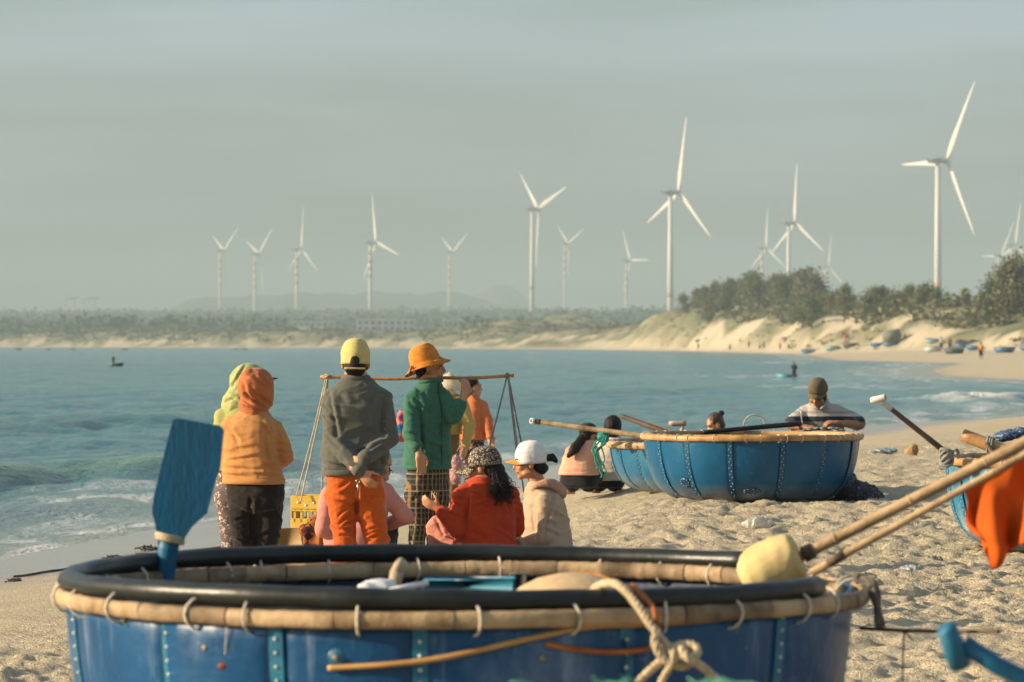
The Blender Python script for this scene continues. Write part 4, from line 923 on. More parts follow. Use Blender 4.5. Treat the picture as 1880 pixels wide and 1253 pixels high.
    if segs:
        rg0 = np.random.default_rng(77)
        for (rad, rz_, ns, nm) in ((Rb + rim_r * .85, rim_r * flat, segs, 'outer_rim_segment'), (Rb - .016 - rim_r * .75, rim_r * 1.1 * flat, segs * 2, 'inner_rim_segment')):
            for k in range(ns):
                a0 = 360 / ns * k; a1 = 360 / ns * (k + 1) - .12; an = np.linspace(a0, a1, 12); j_ = rg0.uniform(.985, 1.015)
                P = np.array([c + A(a) * (rad + rg0.uniform(-.0015, .0015) + .004 * math.sin(a * .11)) + V(0, 0, zr - rim_r * .2 + .004 * math.sin(R(a) * 3) + rg0.uniform(-.0012, .0012)) for a in an])
                rr_ = rz_ * j_ * np.array([.995, 1.03, .99, .98, .975, .97, .97, .975, .98, .99, 1.03, .995]); mb = MB(); mb.tube(P, rr_, 12, False, False, 1 / 1.7, (0, 0, 1)); build(mb, nm, rim_m if rg0.random() > .25 else rim_dark or rim_m, root)
    else: hoop(Rb + rim_r * .85, zr - rim_r * .2, rim_r * flat, rim_m, 'outer_rim', fl=1.5, seed=1)
    if inner and not segs: i_r = hoop(Rb - .016 - rim_r * .75, zr - rim_r * .2, rim_r * 1.15 * flat, rim_m, 'inner_rim', fl=1.6, seed=2)
    if tube_m: hoop(Rb - .004, zr + rim_r * 1.38, rim_r * .98, tube_m, 'rim_hose', *tube_arc, wob=.005, seed=3)
    lm = MB(); P = []
    top = rim_r * (2.7 if tube_m else 1.25); 
    for a in np.linspace(0, 2 * math.pi, 12, endpoint=False): P.append(V(math.cos(a) * rim_r * (1.62 if tube_m else 1.75), 0, math.sin(a) * rim_r * 1.42 - rim_r * .2))
    lm.tube(P, .0046, 5, closed=True); me_l = mesh_from('lashing', lm.verts(), lm.f); me_l.materials.append(CORD())
    rg = np.random.default_rng(int(abs(cx * 100)) + nl)
    for k in range(nl):
        a = k * 360 / nl + rg.uniform(-4.5, 4.5); o = bpy.data.objects.new('lashing', me_l); col.objects.link(o); o.parent = root
        p = A(a) * (Rb - .003); o.location = (p[0], p[1], zr); o.rotation_euler = (0, rg.uniform(-.1, .1), R(a) + math.pi / 2 + rg.uniform(-.5, .5))
    root.rotation_euler = (R(tilt[0]), R(tilt[1]), 0)
    return root, c, A

BLUE = paint('boat_blue_paint', (.0015, .046, .13), (.003, .064, .17), (.24, .33, .46), .34, .6)  # pale lavender streaks: scuffed paint plus sun glare put into the colour
BLUE2 = paint('boat_blue_glossy', (.002, .066, .15), (.004, .085, .185), (.08, .17, .26), .28, .16)
BLUE3 = paint('boat_blue_faded', (.012, .10, .20), (.02, .13, .23), (.20, .27, .32), .34, .3)
TURQ = paint('boat_turquoise_paint', (.006, .11, .22), (.01, .16, .26), (.50, .58, .58), .40, .85)
SEAM = mat('seam_turquoise', (.005, .075, .16), (.018, .16, .24), .4, 12, .5, 60, .004)
SEAM2 = mat('seam_blue', (.004, .06, .13), (.006, .08, .16), .35, 12, .4, 60, .004)
INSIDE = mat('boat_inside_navy', (.012, .035, .075), (.008, .02, .045), .6, 5, .5, 30, .01)
HOSE = mat('black_hose', (.008, .010, .009), (.020, .023, .021), .36, 9, .35, 30, .005, .35)

# the big boat in front
NB = (at(846, 1041, 11.9)); NZ = gz(NB[0], NB[1]); NH = NB[2] - NZ + .03
near_seams = [-73, -43.4, -24.7, -4.6, 23.4, 50.8, 78, 104, 130, 156, 182, 208, 234, 260]
RB = 1.212
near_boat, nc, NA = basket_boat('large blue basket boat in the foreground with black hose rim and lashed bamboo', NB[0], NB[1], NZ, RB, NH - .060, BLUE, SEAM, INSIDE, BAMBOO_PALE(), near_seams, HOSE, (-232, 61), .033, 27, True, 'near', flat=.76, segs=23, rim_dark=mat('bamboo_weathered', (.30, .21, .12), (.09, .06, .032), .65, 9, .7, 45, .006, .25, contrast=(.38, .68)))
def hull_pt(px, py, out=.0):
    """point on the front of the near hull seen at this place"""
    X = None
    for a in np.linspace(-88, 88, 353):
        P = nc + NA(a) * (RB + out)
        x = CX + P[0] / P[1] * F
        if x >= px:
            z = CH + (HY - py) * P[1] / F; t = (z - nc[2]) / NH
            return nc + NA(a) * (RB * float(profile_r(min(max(t, .02), 1))) + out) + V(0, 0, z - nc[2]), a
    P = nc + NA(88) * (RB + out); P[2] = CH + (HY - py) * P[1] / F; return P, 88
for (px, py) in ((230, 1138), (375, 1190), (612, 1207), (992, 1208), (1350, 1150)):
    P, a = hull_pt(px, py, .004); d = NA(a); mb = MB(); M = frame(d, (0, 0, 1))
    mb.lathe([(.001, 0), (.026, .0), (.026, .005), (.020, .008), (.001, .009)], P, 16, M); wsh = build(mb, 'bolt_washer', SEAM, near_boat)
    mb = MB(); mb.lathe([(.001, .006), (.010, .006), (.010, .017), (.006, .019), (.001, .019)], P, 6, M); build(mb, 'bolt', mat('rusty_bolt', (.30, .26, .20), (.16, .12, .09), .6, 30, metal=.4), wsh)
P, a = hull_pt(400, 1224, .012); mb = MB(); mb.ell(P, (.020, .013, .012)); plug = tag(build(mb, 'wooden_toggle', mat('red_brown_wood', (.22, .045, .02)), base=P), 'small red-brown wooden toggle hanging on a string from the front boat', 'toggle')
mb = MB(); Q, _ = hull_pt(412, 1135, .030); mb.tube([Q, (P + Q) / 2 + V(0, -.004, 0), P], .0018, 5); build(mb, 'string', CORD(), plug)
# seat plank, box, bag and other gear inside
def gear(name, label, cat, mb, m, base=None, smooth=True): return tag(build(mb, name, m, base=base if base is not None else mb.verts().min(0)), label, cat)
mb = MB(); c_ = at(862, 1074, 12.2); mb.box(c_, (.29, .16, .045), rotz(R(-3)), .004); 
for sx in (-.11, .11): mb.box(c_ + V(sx, 0, -.17), (.03, .13, .30), None, .004)
gear('plank_bench', 'blue and white painted plank bench inside the front boat', 'bench', mb, mat('chipped_blue_white', (.02, .16, .26), (.52, .56, .52), .6, 5, .4, 40, .004, contrast=(.48, .54)), smooth=False)
mb = MB(); mb.box(at(951, 1052, 12.45) - V(0, 0, .2), (.055, .04, .40), None, .003); gear('wooden_post', 'grey wooden post standing beside the plank seat in the front boat', 'post', mb, mat('grey_wood', (.20, .20, .17), (.12, .125, .11)))
mb = MB(); L = [(.215, -.05), (.20, -.02), (.165, .012), (.11, .040), (.05, .054), (.004, .058)]; mb.lathe([(max(r - .006, .003), z - .008) for r, z in L[::-1]] + L, at(1052, 1086, 11.75), 32)
dome_ = gear('woven_hat', 'tan woven conical hat with orange edging lying in the front boat', 'hat', mb, mat('tan_woven', (.56, .40, .22), (.48, .33, .18), .8, 40, .4))
mb = MB(); mb.tube([at(1000, 1076, 11.70), at(1035, 1060, 11.78), at(1070, 1055, 11.80), at(1100, 1060, 11.78), at(1125, 1070, 11.7)], .012, 8); build(mb, 'orange_edging', mat('orange_braid', (.60, .27, .05), (.45, .18, .03), .8, 60, .5), dome_)
mb = MB(); mb.ell(at(694, 1083, 11.8), (.055, .05, .028)); mb.ell(at(672, 1084, 11.75), (.03, .03, .02)); mb.ell(at(712, 1079, 11.82), (.03, .03, .022))
me_ = remesh(mb, .008, 2, folds(.006, 18, 18, 3)); o = link(me_, 'plastic_bag', mat('white_plastic_film', (.75, .75, .72), (.62, .62, .6), .35, 20, .5, 60, .005)); tag(o, 'crumpled white plastic bag beside the tiller stump in the front boat', 'bag')
mb = MB(); mb.tube([at(725, 1120, 11.9), at(726, 1065, 11.9), at(729, 1050, 11.9)], [.020, .020, .022], 8, flat=.7); mb.tube([at(727, 1054, 11.9), at(736, 1040, 11.92), at(741, 1032, 11.93)], [.024, .026, .022], 8, flat=.7)
gear('tiller_stump', 'bent pale wooden tiller stump sticking up inside the front boat', 'tiller', mb, mat('pale_worn_wood', (.50, .40, .28), (.34, .25, .16)))
mb = MB(); mb.tube([at(716, 1085, 11.6), at(784, 1071, 11.7)], .0095, 8); gear('plastic_stick', 'thin white plastic stick lying across the white bag', 'stick', mb, mat('white_plastic_film'))
# blue paddle standing in the boat
def slab(pts, y0, thick, bev=.006):
    pts = np.array(pts, float); n_ = len(pts); cen = pts.mean(0)
    inn = cen + (pts - cen) * (1 - bev / np.linalg.norm(pts - cen, axis=1).mean() * 1.6)
    mk = lambda P, y: np.stack([(P[:, 0] - CX) * y0 / F, np.full(n_, y), CH + (HY - P[:, 1]) * y0 / F], 1)
    rs_ = [mk(inn, y0 - thick / 2), mk(pts, y0 - thick / 2 + bev * .6), mk(pts, y0 + thick / 2 - bev * .6), mk(inn, y0 + thick / 2)]
    return MB().rings(rs_)
PADM = mat('paddle_blue', (.003, .105, .205), (.012, .065, .095), .45, 2.2, .5, 22, .006, .4, stretch=(3, 3, .8), contrast=(.46, .74))
Z = 12.55
pd = thing('paddle', 'blue wooden paddle standing blade up in the front boat with rope grip', 'paddle', at(300, 1100, Z))
build(slab([(318, 771), (326, 768), (404, 782), (411, 790), (404, 860), (392, 895), (380, 943), (352, 968), (338, 990), (334, 1000), (291, 1000), (290, 985), (280, 940), (282, 915), (298, 850)], Z, .036, .016), 'blade', PADM, pd, smooth=False)
mb = MB(); mb.tube([at(311, 985, Z), at(309, 1010, Z), at(304, 1050, Z), at(288, 1240, Z)], [.036, .034, .031, .030], 12, flat=.9); build(mb, 'shaft', PADM, pd)
mb = MB()
for k in range(3): mb.tube([at(312, 985 + 3.2 * k, Z) + V(.041 * math.cos(a), .036 * math.sin(a), -.010 * math.cos(a)) for a in np.linspace(0, 6.2832, 20, endpoint=False)], .0085, 7, closed=True)
build(mb, 'rope_grip', ROPE(), pd)
# rope over the rim with its knot
mb = MB(); Zr = 10.58
def rp(px, py, dy=0): return at(px, py, Zr + dy)
def smoothpath(P, n_=8):
    P = np.array(P, float); out = []
    for i in range(len(P) - 1):
        p0 = P[max(i - 1, 0)]; p1 = P[i]; p2 = P[i + 1]; p3 = P[min(i + 2, len(P) - 1)]
        for t in np.linspace(0, 1, n_, endpoint=False):
            out.append(.5 * (2 * p1 + (p2 - p0) * t + (2 * p0 - 5 * p1 + 4 * p2 - p3) * t * t + (3 * p1 - p0 - 3 * p2 + p3) * t ** 3))
    out.append(P[-1]); return np.array(out)
def twist_rope(mb, P, r, pitch=.05):
    P = smoothpath(P); d = np.concatenate([[0], np.cumsum(np.linalg.norm(np.diff(P, axis=0), axis=1))]); n_ = max(int(d[-1] / .008), 8); s_ = np.linspace(0, d[-1], n_)
    Q = np.stack([np.interp(s_, d, P[:, k]) for k in range(3)], 1); T = np.gradient(Q, axis=0); T /= np.linalg.norm(T, axis=1)[:, None] + 1e-9
    u = np.cross(T, V(.2, .1, .97)); u /= np.linalg.norm(u, axis=1)[:, None] + 1e-9; w_ = np.cross(T, u)
    for k in range(3):
        ph = s_ / pitch * 6.2832 + k * 2.0944; mb.tube(Q + (np.cos(ph)[:, None] * u + np.sin(ph)[:, None] * w_) * r * .5, r * .62, 5)
twist_rope(mb, [rp(1090, 1082, .35), rp(1110, 1072, .18), rp(1135, 1074, .06), rp(1165, 1105, -.01), rp(1200, 1155, -.06), rp(1222, 1182, -.07), rp(1240, 1200, -.09), rp(1262, 1208, -.11), rp(1280, 1200, -.10), rp(1275, 1186, -.07), rp(1250, 1184, -.06), rp(1228, 1196, -.08), rp(1212, 1215, -.08), rp(1175, 1250, -.07), rp(1150, 1290, -.06)], .0125)
twist_rope(mb, [rp(1208, 1160, -.05), rp(1202, 1180, -.09), rp(1215, 1205, -.10), rp(1238, 1222, -.10), rp(1262, 1222, -.08), rp(1270, 1205, -.05), rp(1252, 1192, -.09), rp(1262, 1208, -.12), rp(1290, 1225, -.10), rp(1330, 1262, -.08), rp(1370, 1310, -.05)], .0125)
twist_rope(mb, [rp(1234, 1195, -.10), rp(1238, 1212, -.11), rp(1228, 1228, -.10), rp(1212, 1258, -.08), rp(1205, 1300, -.06)], .011)
gear('tied_rope', 'thick twisted rope with a big knot hanging over the front boat rim', 'rope', mb, ROPE())
mb = MB(); P = []
for px, py in ((595, 1228), (700, 1222), (780, 1213), (850, 1200), (930, 1182), (1010, 1165), (1080, 1151)): P.append(hull_pt(px, py, .022)[0])
for px, py in ((1200, 1146), (1320, 1137), (1450, 1120), (1560, 1097)): P.append(hull_pt(px, py, .020)[0])
mb.tube(smoothpath(P), .0085, 7); gear('cane_rod', 'thin yellow cane strung along the side of the front boat', 'cane', mb, mat('yellow_cane', (.52, .30, .10), (.40, .21, .06), .5, 8))
mb = MB(); P = [hull_pt(px, py, .02)[0] for px, py in ((1000, 1183), (1050, 1192), (1110, 1198), (1165, 1196), (1200, 1188), (1212, 1170))] + [rp(1205, 1140, -.04), rp(1195, 1110, 0), rp(1160, 1075, .1)]
mb.tube(smoothpath(P), .0078, 7); gear('orange_rope', 'rusty orange rope looping below the knot on the front boat', 'rope', mb, mat('orange_rope', (.50, .16, .03), (.26, .07, .02), .8, 12, .4))
# float with the two flag poles
Zf = 12.1
mb = MB(); c_ = at(1420, 1040, Zf); M = frame(nrm(V(.9, -.1, .42)), (0, 0, 1))
mb.lathe([(.004, -.112), (.045, -.108), (.076, -.08), (.088, -.03), (.088, .03), (.079, .076), (.058, .092), (.03, .084), (.004, .078)], c_, 24, M); me = remesh(mb, .007, 2, folds(.0014, 9, 9, 71)); tag(link(me, 'foam_float', mat('yellow_foam', (.62, .49, .22), (.38, .26, .09), .75, 7, .3, 40, .004, contrast=(.45, .82))), 'pale yellow foam float on the right end of the front boat', 'float')
p0, p1 = at(1478, 1018, Zf - .02), at(2300, 600, Zf - .3)
fp = thing('flag_pole', 'thick pale bamboo pole rising to the right from the yellow float', 'pole', p0); mb = MB(); mb.tube(lerp(p0 - (p1 - p0) * .03, p1, 20), np.linspace(.0175, .021, 20), 12); build(mb, 'pole', BAMBOO_PALE(), fp)
mb = MB()
for t in (.07, .24, .41, .6, .8): q_ = p0 + (p1 - p0) * t; mb.tube([q_ - (p1 - p0) * .003, q_, q_ + (p1 - p0) * .003], [.0175, .0225, .0175], 12); 
o = build(mb, 'bamboo_nodes', BAMBOO_PALE(), fp); o['kind'] = 'stuff'
mb = MB(); mb.tube([p0 - nrm(p1 - p0) * .005, p0 + nrm(p1 - p0) * .03], .026, 12); build(mb, 'socket', BAMBOO_DARK(), fp)
q0, q1 = at(1490, 1052, Zf - .25), at(2050, 742, Zf - .45)
fp2 = thing('flag_staff', 'thin bamboo staff below the thick pole, carrying the orange flag', 'pole', q0); mb = MB(); mb.tube(lerp(q0, q1, 14), np.linspace(.0135, .0105, 14), 10); build(mb, 'pole', BAMBOO_PALE(), fp2)
mb = MB(); mb.tube([q0 + (q1 - q0) * .055, q0 + (q1 - q0) * .11], .0155, 10); build(mb, 'dark_wrap', BAMBOO_DARK(), fp2)
def on_staff(px): t = (px - 1490) / (2050 - 1490); return q0 + (q1 - q0) * t
nu, nv = 44, 40; P = np.zeros((nv, nu, 3))
for j in range(nv):
    for i in range(nu):
        u, v_ = i / (nu - 1), j / (nv - 1)
        top = on_staff(1772 + 250 * u)
        low = np.interp(u, [0, .10, .17, .3, .5, 1], [975, 1000, 1046, 1030, 985, 900]); dep = .0
        zt = top[2]; zl = CH + (HY - low) * top[1] / F
        z = zt + (zl - zt) * v_
        fold_ = (.05 * math.sin(u * 17 + v_ * 2.2) + .03 * math.sin(u * 31 - v_ * 3)) * (v_ ** .8)
        P[j, i] = top + V(.012 * math.sin(v_ * 7 + u * 9) * v_ + .02 * v_ * (u < .1), fold_, z - zt)
fv = P.reshape(-1, 3); vv_ = np.repeat(np.linspace(0, 1, nv), nu); fv[:, 1] += vv_ * (.022 * fbm(fv[:, 0] * 9, fv[:, 2] * 7, seed=5) + .010 * vnoise(fv[:, 0] * 26, fv[:, 2] * 18, seed=6)); fv[:, 0] += vv_ * .008 * vnoise(fv[:, 0] * 14, fv[:, 2] * 14, seed=8); idx = np.arange(nv * nu).reshape(nv, nu); qf = np.stack([idx[:-1, :-1], idx[:-1, 1:], idx[1:, 1:], idx[1:, :-1]], -1).reshape(-1, 4)
fm = mat('orange_flag_cloth', (.68, .14, .012), (.58, .10, .01), .8, 6, .3, 120, .002, .2, transl=(.35, (.85, .27, .01)))
me = quads_mesh('flag', fv - fv[0], qf); o = link(me, 'flag', fm, None, fv[0]); sm = o.modifiers.new('thickness', 'SOLIDIFY'); sm.thickness = .002; tag(o, 'orange cloth flag hanging in folds from the thin staff at right', 'flag')
# dark tether, stick and blue oar at the right
mb = MB(); P = [at(1570, 1060, 11.9), at(1598, 1068, 11.8), at(1608, 1090, 11.75), at(1612, 1150, 11.7)]
for k in range(7):
    rg = np.random.default_rng(k); mb.tube(smoothpath([p + V(*rg.normal(0, .006, 3)) for p in P], 6), [.009] * 18 + [.004], 5)
gear('frayed_rope', 'frayed dark rope hanging off the right side of the front boat', 'rope', mb, mat('tarred_rope', (.07, .06, .045), (.13, .11, .08), .9, 30))
mb = MB(); mb.tube(smoothpath([at(1580, 1154, 11.7), at(1660, 1158, 11.5), at(1760, 1160, 11.4), at(1835, 1160, 11.3)]), .0065, 7)
st_ = gear('thin_stick', 'thin dark stick reaching out to the right of the front boat', 'stick', mb, BAMBOO_DARK())
mb = MB(); mb.tube([at(1660, 1159, 11.5), at(1658, 1200, 11.5), at(1656, 1300, 11.5)], [.004, .0028, .0025], 6); mb.tube([at(1660, 1157, 11.5), at(1676, 1178, 11.5)], .003, 5); build(mb, 'hanging_string', mat('tarred_rope'), st_)
Zo = 8.4
oar = thing('oar', 'blue oar handle with a crosspiece in the lower right corner', 'oar', at(1760, 1240, Zo))
mb = MB(); mb.tube([at(1770, 1182, Zo), at(1830, 1222, Zo), at(1990, 1300, Zo), at(2300, 1440, Zo)], .021, 12); build(mb, 'shaft', PADM, oar)
mb = MB(); mb.tube([at(1735, 1150, Zo - .02), at(1738, 1153, Zo - .02), at(1752, 1190, Zo), at(1762, 1222, Zo + .02), at(1764, 1228, Zo + .02)], [.016, .023, .026, .026, .018], 12); build(mb, 'grip', mat('oar_light_blue', (.02, .15, .25), (.01, .10, .18), .5, 5), oar)
# green net heap right in front of the lens
s = MB(); cN = at(1150, 1300, 7.6); g0 = gz(cN[0], cN[1])
s.ell((cN[0], cN[1], g0 + .438), (.40, .34, .50)); s.ell((cN[0] - .22, cN[1], g0 + .388), (.32, .3, .55)); s.ell((cN[0] + .18, cN[1] + .05, g0 + .408), (.30, .3, .54))
me = remesh(s, .018, 2, folds(.02, 9, 9, 44)); net = link(me, 'fishing_net', mat('green_net', (.10, .30, .20), (.05, .19, .125), .9, 40, .8, 90, .012)); tag(net, 'heap of green fishing net at the bottom edge of the picture', 'net')
curl = MB(); rg = np.random.default_rng(5)
co = np.array([v.co[:] for v in me.vertices]); co = co[co[:, 2] > g0 + .7]
for k in range(260):
    p = co[rg.integers(len(co))]; d = rg.normal(0, 1, 3); d[2] = abs(d[2]) * .6; curl.tube([p, p + d * .006, p + d * .010 + rg.normal(0, .005, 3)], .0018, 4)
o = build(curl, 'net_fibres', mat('green_net_fibre', (.16, .42, .28)), net); o['kind'] = 'stuff'

# ------------------------------------------------------------------ the moored boats behind
B2 = at(1380, 800, 35.2); z2 = gz(B2[0], B2[1]); RB2 = .985
b2 = basket_boat('glossy blue basket boat with rivet seams that the capped man leans over', B2[0], B2[1], z2, RB2, B2[2] - z2 + .04, BLUE2, SEAM2, INSIDE, BAMBOO(), [-62, -40, -15, 13, 38, 66, 90, 114, 138, 162, 186, 210, 234, 262, 280], None, rim_r=.024, nl=40, rivet_m='two', flat=1.15)
B3 = at(1307, 812, 37.35); z3 = gz(B3[0], B3[1])
b3 = basket_boat('paler blue basket boat half hidden behind the glossy one', B3[0], B3[1], z3, 1.0, B3[2] - z3 + .03, BLUE3, SEAM2, INSIDE, BAMBOO_PALE(), [-66, -48, -28, -4, 20, 45, 70, 96, 122, 148, 174, 200, 226, 252, 276], None, rim_r=.026, nl=36, rivet_m='two', flat=1.3)
B4 = at(1972, 842, 29.8); z4 = gz(B4[0], B4[1])
b4 = basket_boat('scuffed turquoise basket boat cut off by the right edge', B4[0], B4[1], z4, 1.0, B4[2] - z4 + .03, TURQ, SEAM, INSIDE, BAMBOO(), [-70, -48, -26, -2, 22, 46, 70, 96, 122, 148, 174, 200, 226, 252, 276], None, rim_r=.025, nl=36, rivet_m='two', flat=1.2)
# net spilling out beside boat 2, patches on its hull
s = MB(); c_ = at(1578, 893, 35.0); g0 = gz(c_[0], c_[1]); s.ell((c_[0], c_[1], g0 + .06), (.17, .2, .10)); s.ell((c_[0] - .12, c_[1] + .1, g0 + .12), (.12, .18, .14)); s.ell((c_[0] + .10, c_[1] - .1, g0 + .03), (.12, .14, .06))
nt_ = floral('net_mesh_dark', (.018, .020, .024), (.22, .22, .21), 60, .30); me = remesh(s, .02, 2, folds(.018, 10, 14, 3)); tag(link(me, 'net_pile', nt_), 'dark pile of fishing net against the right side of the glossy boat', 'net')
mb = MB()
for k in range(8):
    rg = np.random.default_rng(k + 50); P = [at(1475 + 75 * t, 790 - 3 * math.sin(t * 3.1) + rg.normal(0, 1.3), 34.9 + rg.normal(0, .12)) + V(0, 0, .0) for t in np.linspace(0, 1, 7)]; mb.tube(smoothpath(P, 4), .008, 5)
gear('net_bundle', 'grey net being mended on the boat rim under the man\'s hands', 'net', mb, mat('grey_net', (.10, .11, .11), (.22, .22, .21), .9, 30))
mb = MB(); mb.tube(smoothpath([at(1473, 777, 36.1), at(1471, 762, 36.0), at(1470, 755, 36.0), at(1466, 751, 36.0)]), .006, 6); gear('netting_needle', 'white netting needle held upright in the capped man\'s hand', 'needle', mb, mat('white_plastic_film'))
# patches on boat hulls are parts
for (px, py, hw_, hh_) in ((1240, 887, .065, .042), (1368, 902, .10, .03), (1508, 828, .012, .012)):
    root2, c2, A2 = b2; a_ = math.degrees(math.asin((px - 1380) / 197.0)); zz_ = at(px, py, 34.5)[2]; H2 = B2[2] - z2 + .04; riv = MB()
    def sp(da, dz, out): t = min(max((zz_ + dz - c2[2]) / H2, .01), 1); return c2 + A2(a_ + da) * (RB2 * float(profile_r(t)) + out) + V(0, 0, zz_ + dz - c2[2])
    ringpts = [np.array([sp(math.degrees(k_ * hw_ * math.cos(t)), k_ * hh_ * math.sin(t), o_) for t in np.linspace(0, 6.2832, 16, endpoint=False)]) for k_, o_ in ((1.0, .006), (.96, .012), (.5, .013), (.05, .013))]
    mb = MB().rings(ringpts); pt_ = build(mb, 'hull_patch', mat('patch_dark_blue', (.003, .03, .09), (.005, .045, .11), .35, 12), root2)
    if hw_ > .03:
        for t in np.linspace(0, 6.2832, 9, endpoint=False): riv.ell(sp(math.degrees(.8 * hw_ * math.cos(t)), .8 * hh_ * math.sin(t), .014), (.0042,) * 3, None, 6, 4)
        o = build(riv, 'rivets', MATS['rivet_metal'], pt_); o['kind'] = 'stuff'
# poles and gear in boats 2 and 3
def pole(name, label, a, b, r0, r1, m, ring=None, cat='pole'):
    t = thing(name, label, cat, a); mb = MB(); mb.tube(lerp(a, b, 16), np.linspace(r0, r1, 16), 12); build(mb, 'shaft', m, t); return t
a, b_ = at(983, 774, 36.9), at(1195, 803, 36.6)
pl = pole('mooring_pole', 'long pale bamboo pole sticking out left from the paler blue boat', a, b_, .022, .026, BAMBOO_PALE()); mb = MB(); d = nrm(b_ - a)
mb.tube(lerp(a, a + d * .05, 4), .027, 12); build(mb, 'dark_band', BAMBOO_DARK(), pl)
mb = MB(); M = frame(nrm(V(-.75, -.65, .1)), (0, 0, 1)); mb.lathe([(.016, -.03), (.026, -.03), (.028, .03), (.018, .03), (.016, -.03)], a - d * .02, 18, M, closed=False); build(mb, 'ring_end', mat('pale_pipe', (.62, .60, .54), rough=.5), pl)
a, b_ = at(1140, 764, 36.3), at(1232, 797, 36.0); pole('tiller_pole', 'dark weathered tiller pole lying over the rim between the two boats', a, b_, .022, .030, BAMBOO_DARK())
a, b_ = at(1190, 778, 36.25), at(1245, 798, 36.0); pole('split_bamboo', 'short split bamboo stick beside the dark tiller pole', a, b_, .014, .018, WOOD(), cat='stick')
mb = MB(); c_ = at(1244, 778, 37.2); mb.tube(lerp(c_ - V(.085, 0, 0), c_ + V(.085, 0, 0), 5), [.020, .027, .027, .027, .024], 14); mb.tube(lerp(c_ + V(.04, 0, -.02), c_ + V(.05, 0, -.14), 3), .02, 8); gear('wooden_roller', 'short pale wooden roller standing above the rim of the boats', 'roller', mb, mat('pale_worn_wood'))
mb = MB(); mb.tube([at(1385 + 20 * math.cos(t), 782 - 20 * math.sin(t), 36.6) for t in np.linspace(0, math.pi, 14)], .007, 7); gear('rope_hoop', 'thin arched rope handle standing above the far rim of the boat', 'hoop', mb, ROPE())
a, b_ = at(1290, 794, 36.0), at(1470, 778, 36.3); pole('dark_oar', 'long black oar lying across the glossy blue boat', a, b_, .020, .026, mat('black_hose'), cat='oar')
mb = MB(); rg = np.random.default_rng(8)
for k in range(6):
    x0 = 1098 + rg.normal(0, 5); P = [at(1112 + rg.normal(0, 2), 800, 36.6), at(1104 + rg.normal(0, 5), 815, 36.55), at(x0 + rg.normal(0, 6), 838 + rg.normal(0, 4), 36.5), at(1106 + rg.normal(0, 8), 856 + rg.normal(0, 6), 36.5), at(1108 + rg.normal(0, 9), 862 + rg.normal(0, 10), 36.5)]
    mb.tube(smoothpath(P, 6), .0075, 6)
for k in range(3): mb.tube([at(1108 + 9 * math.cos(t), 800 + k * 4 + 9 * .5 * math.sin(t), 36.7) + V(0, .04 * math.sin(t), 0) for t in np.linspace(0, 6.28, 12, endpoint=False)], .010, 6, closed=True)
gear('green_rope', 'knotted teal green rope hanging from the pale pole', 'rope', mb, mat('teal_rope', (.03, .30, .22), (.02, .20, .15), .85, 30, .5))
# boat 4 gear
a, b_ = at(1618, 737, 29.3), at(1738, 832, 29.5)
tp = pole('tiller_shaft', 'dark tiller shaft with white pipe grip rising from the turquoise boat', a, b_, .019, .024, BAMBOO_DARK()); d = nrm(b_ - a)
mb = MB(); mb.tube(lerp(a - d * .02, a + d * .10, 4), .023, 12); build(mb, 'pipe_sleeve', mat('pale_pipe'), tp)
mb = MB(); M = frame(nrm(V(.93, -.30, .22)), (0, 0, 1)); mb.lathe([(.016, .058), (.024, .060), (.026, .05), (.026, -.05), (.018, -.062), (.003, -.062)], a - d * .03, 18, M, closed=False); build(mb, 'grip', mat('pale_pipe'), tp)
mb = MB(); rg = np.random.default_rng(14); c_ = at(1738, 840, 29.25)
for k in range(5): mb.tube([c_ + V(.045 * math.cos(t), .05 * math.sin(t) * .8, .05 * math.sin(t + k) * .9 + .01 * k - .02) for t in np.linspace(0, 6.28, 16, endpoint=False)], .014, 6, closed=True)
mb.ell(c_, (.045, .045, .055)); mb.tube(smoothpath([c_ + V(.03, 0, .05), c_ + V(.07, -.02, .06), c_ + V(.09, 0, .03)]), .012, 6); gear('rope_lashing', 'grey rope binding the tiller to the turquoise boat rim', 'rope', mb, mat('grey_rope', (.16, .16, .15), (.26, .25, .22), .9, 30, .5))
a, b_ = at(1768, 799, 29.4), at(1900, 850, 29.2); bl = thing('bamboo_log', 'thick cut bamboo log lashed across the turquoise boat', 'log', a); mb = MB(); mb.tube(lerp(a, b_, 10), .050, 14, flat=.8); build(mb, 'log', BAMBOO(), bl)
mb = MB(); q_ = a + (b_ - a) * .36
for k in range(3): mb.tube([q_ + (b_ - a) * .03 * k + V(.02 * math.cos(t), .058 * math.cos(t), .062 * math.sin(t)) for t in np.linspace(0, 6.28, 16, endpoint=False)], .010, 6, closed=True)
build(mb, 'binding', mat('grey_rope'), bl)
a, b_ = at(1812, 815, 29.2), at(1845, 868, 29.0); pole('dark_strut', 'dark wooden strut under the bamboo log of the turquoise boat', a, b_, .020, .020, BAMBOO_DARK(), cat='strut')
mb = MB(); mb.ell(at(1845, 800, 30.2), (.10, .10, .05)); mb.ell(at(1870, 797, 30.3), (.08, .08, .055)); me = remesh(mb, .014, 2, folds(.012, 14, 20, 9)); tag(link(me, 'net_bag', floral('net_blue_white', (.03, .07, .14), (.45, .50, .52), 50, .3)), 'blue and white net bundle in the turquoise boat', 'net')

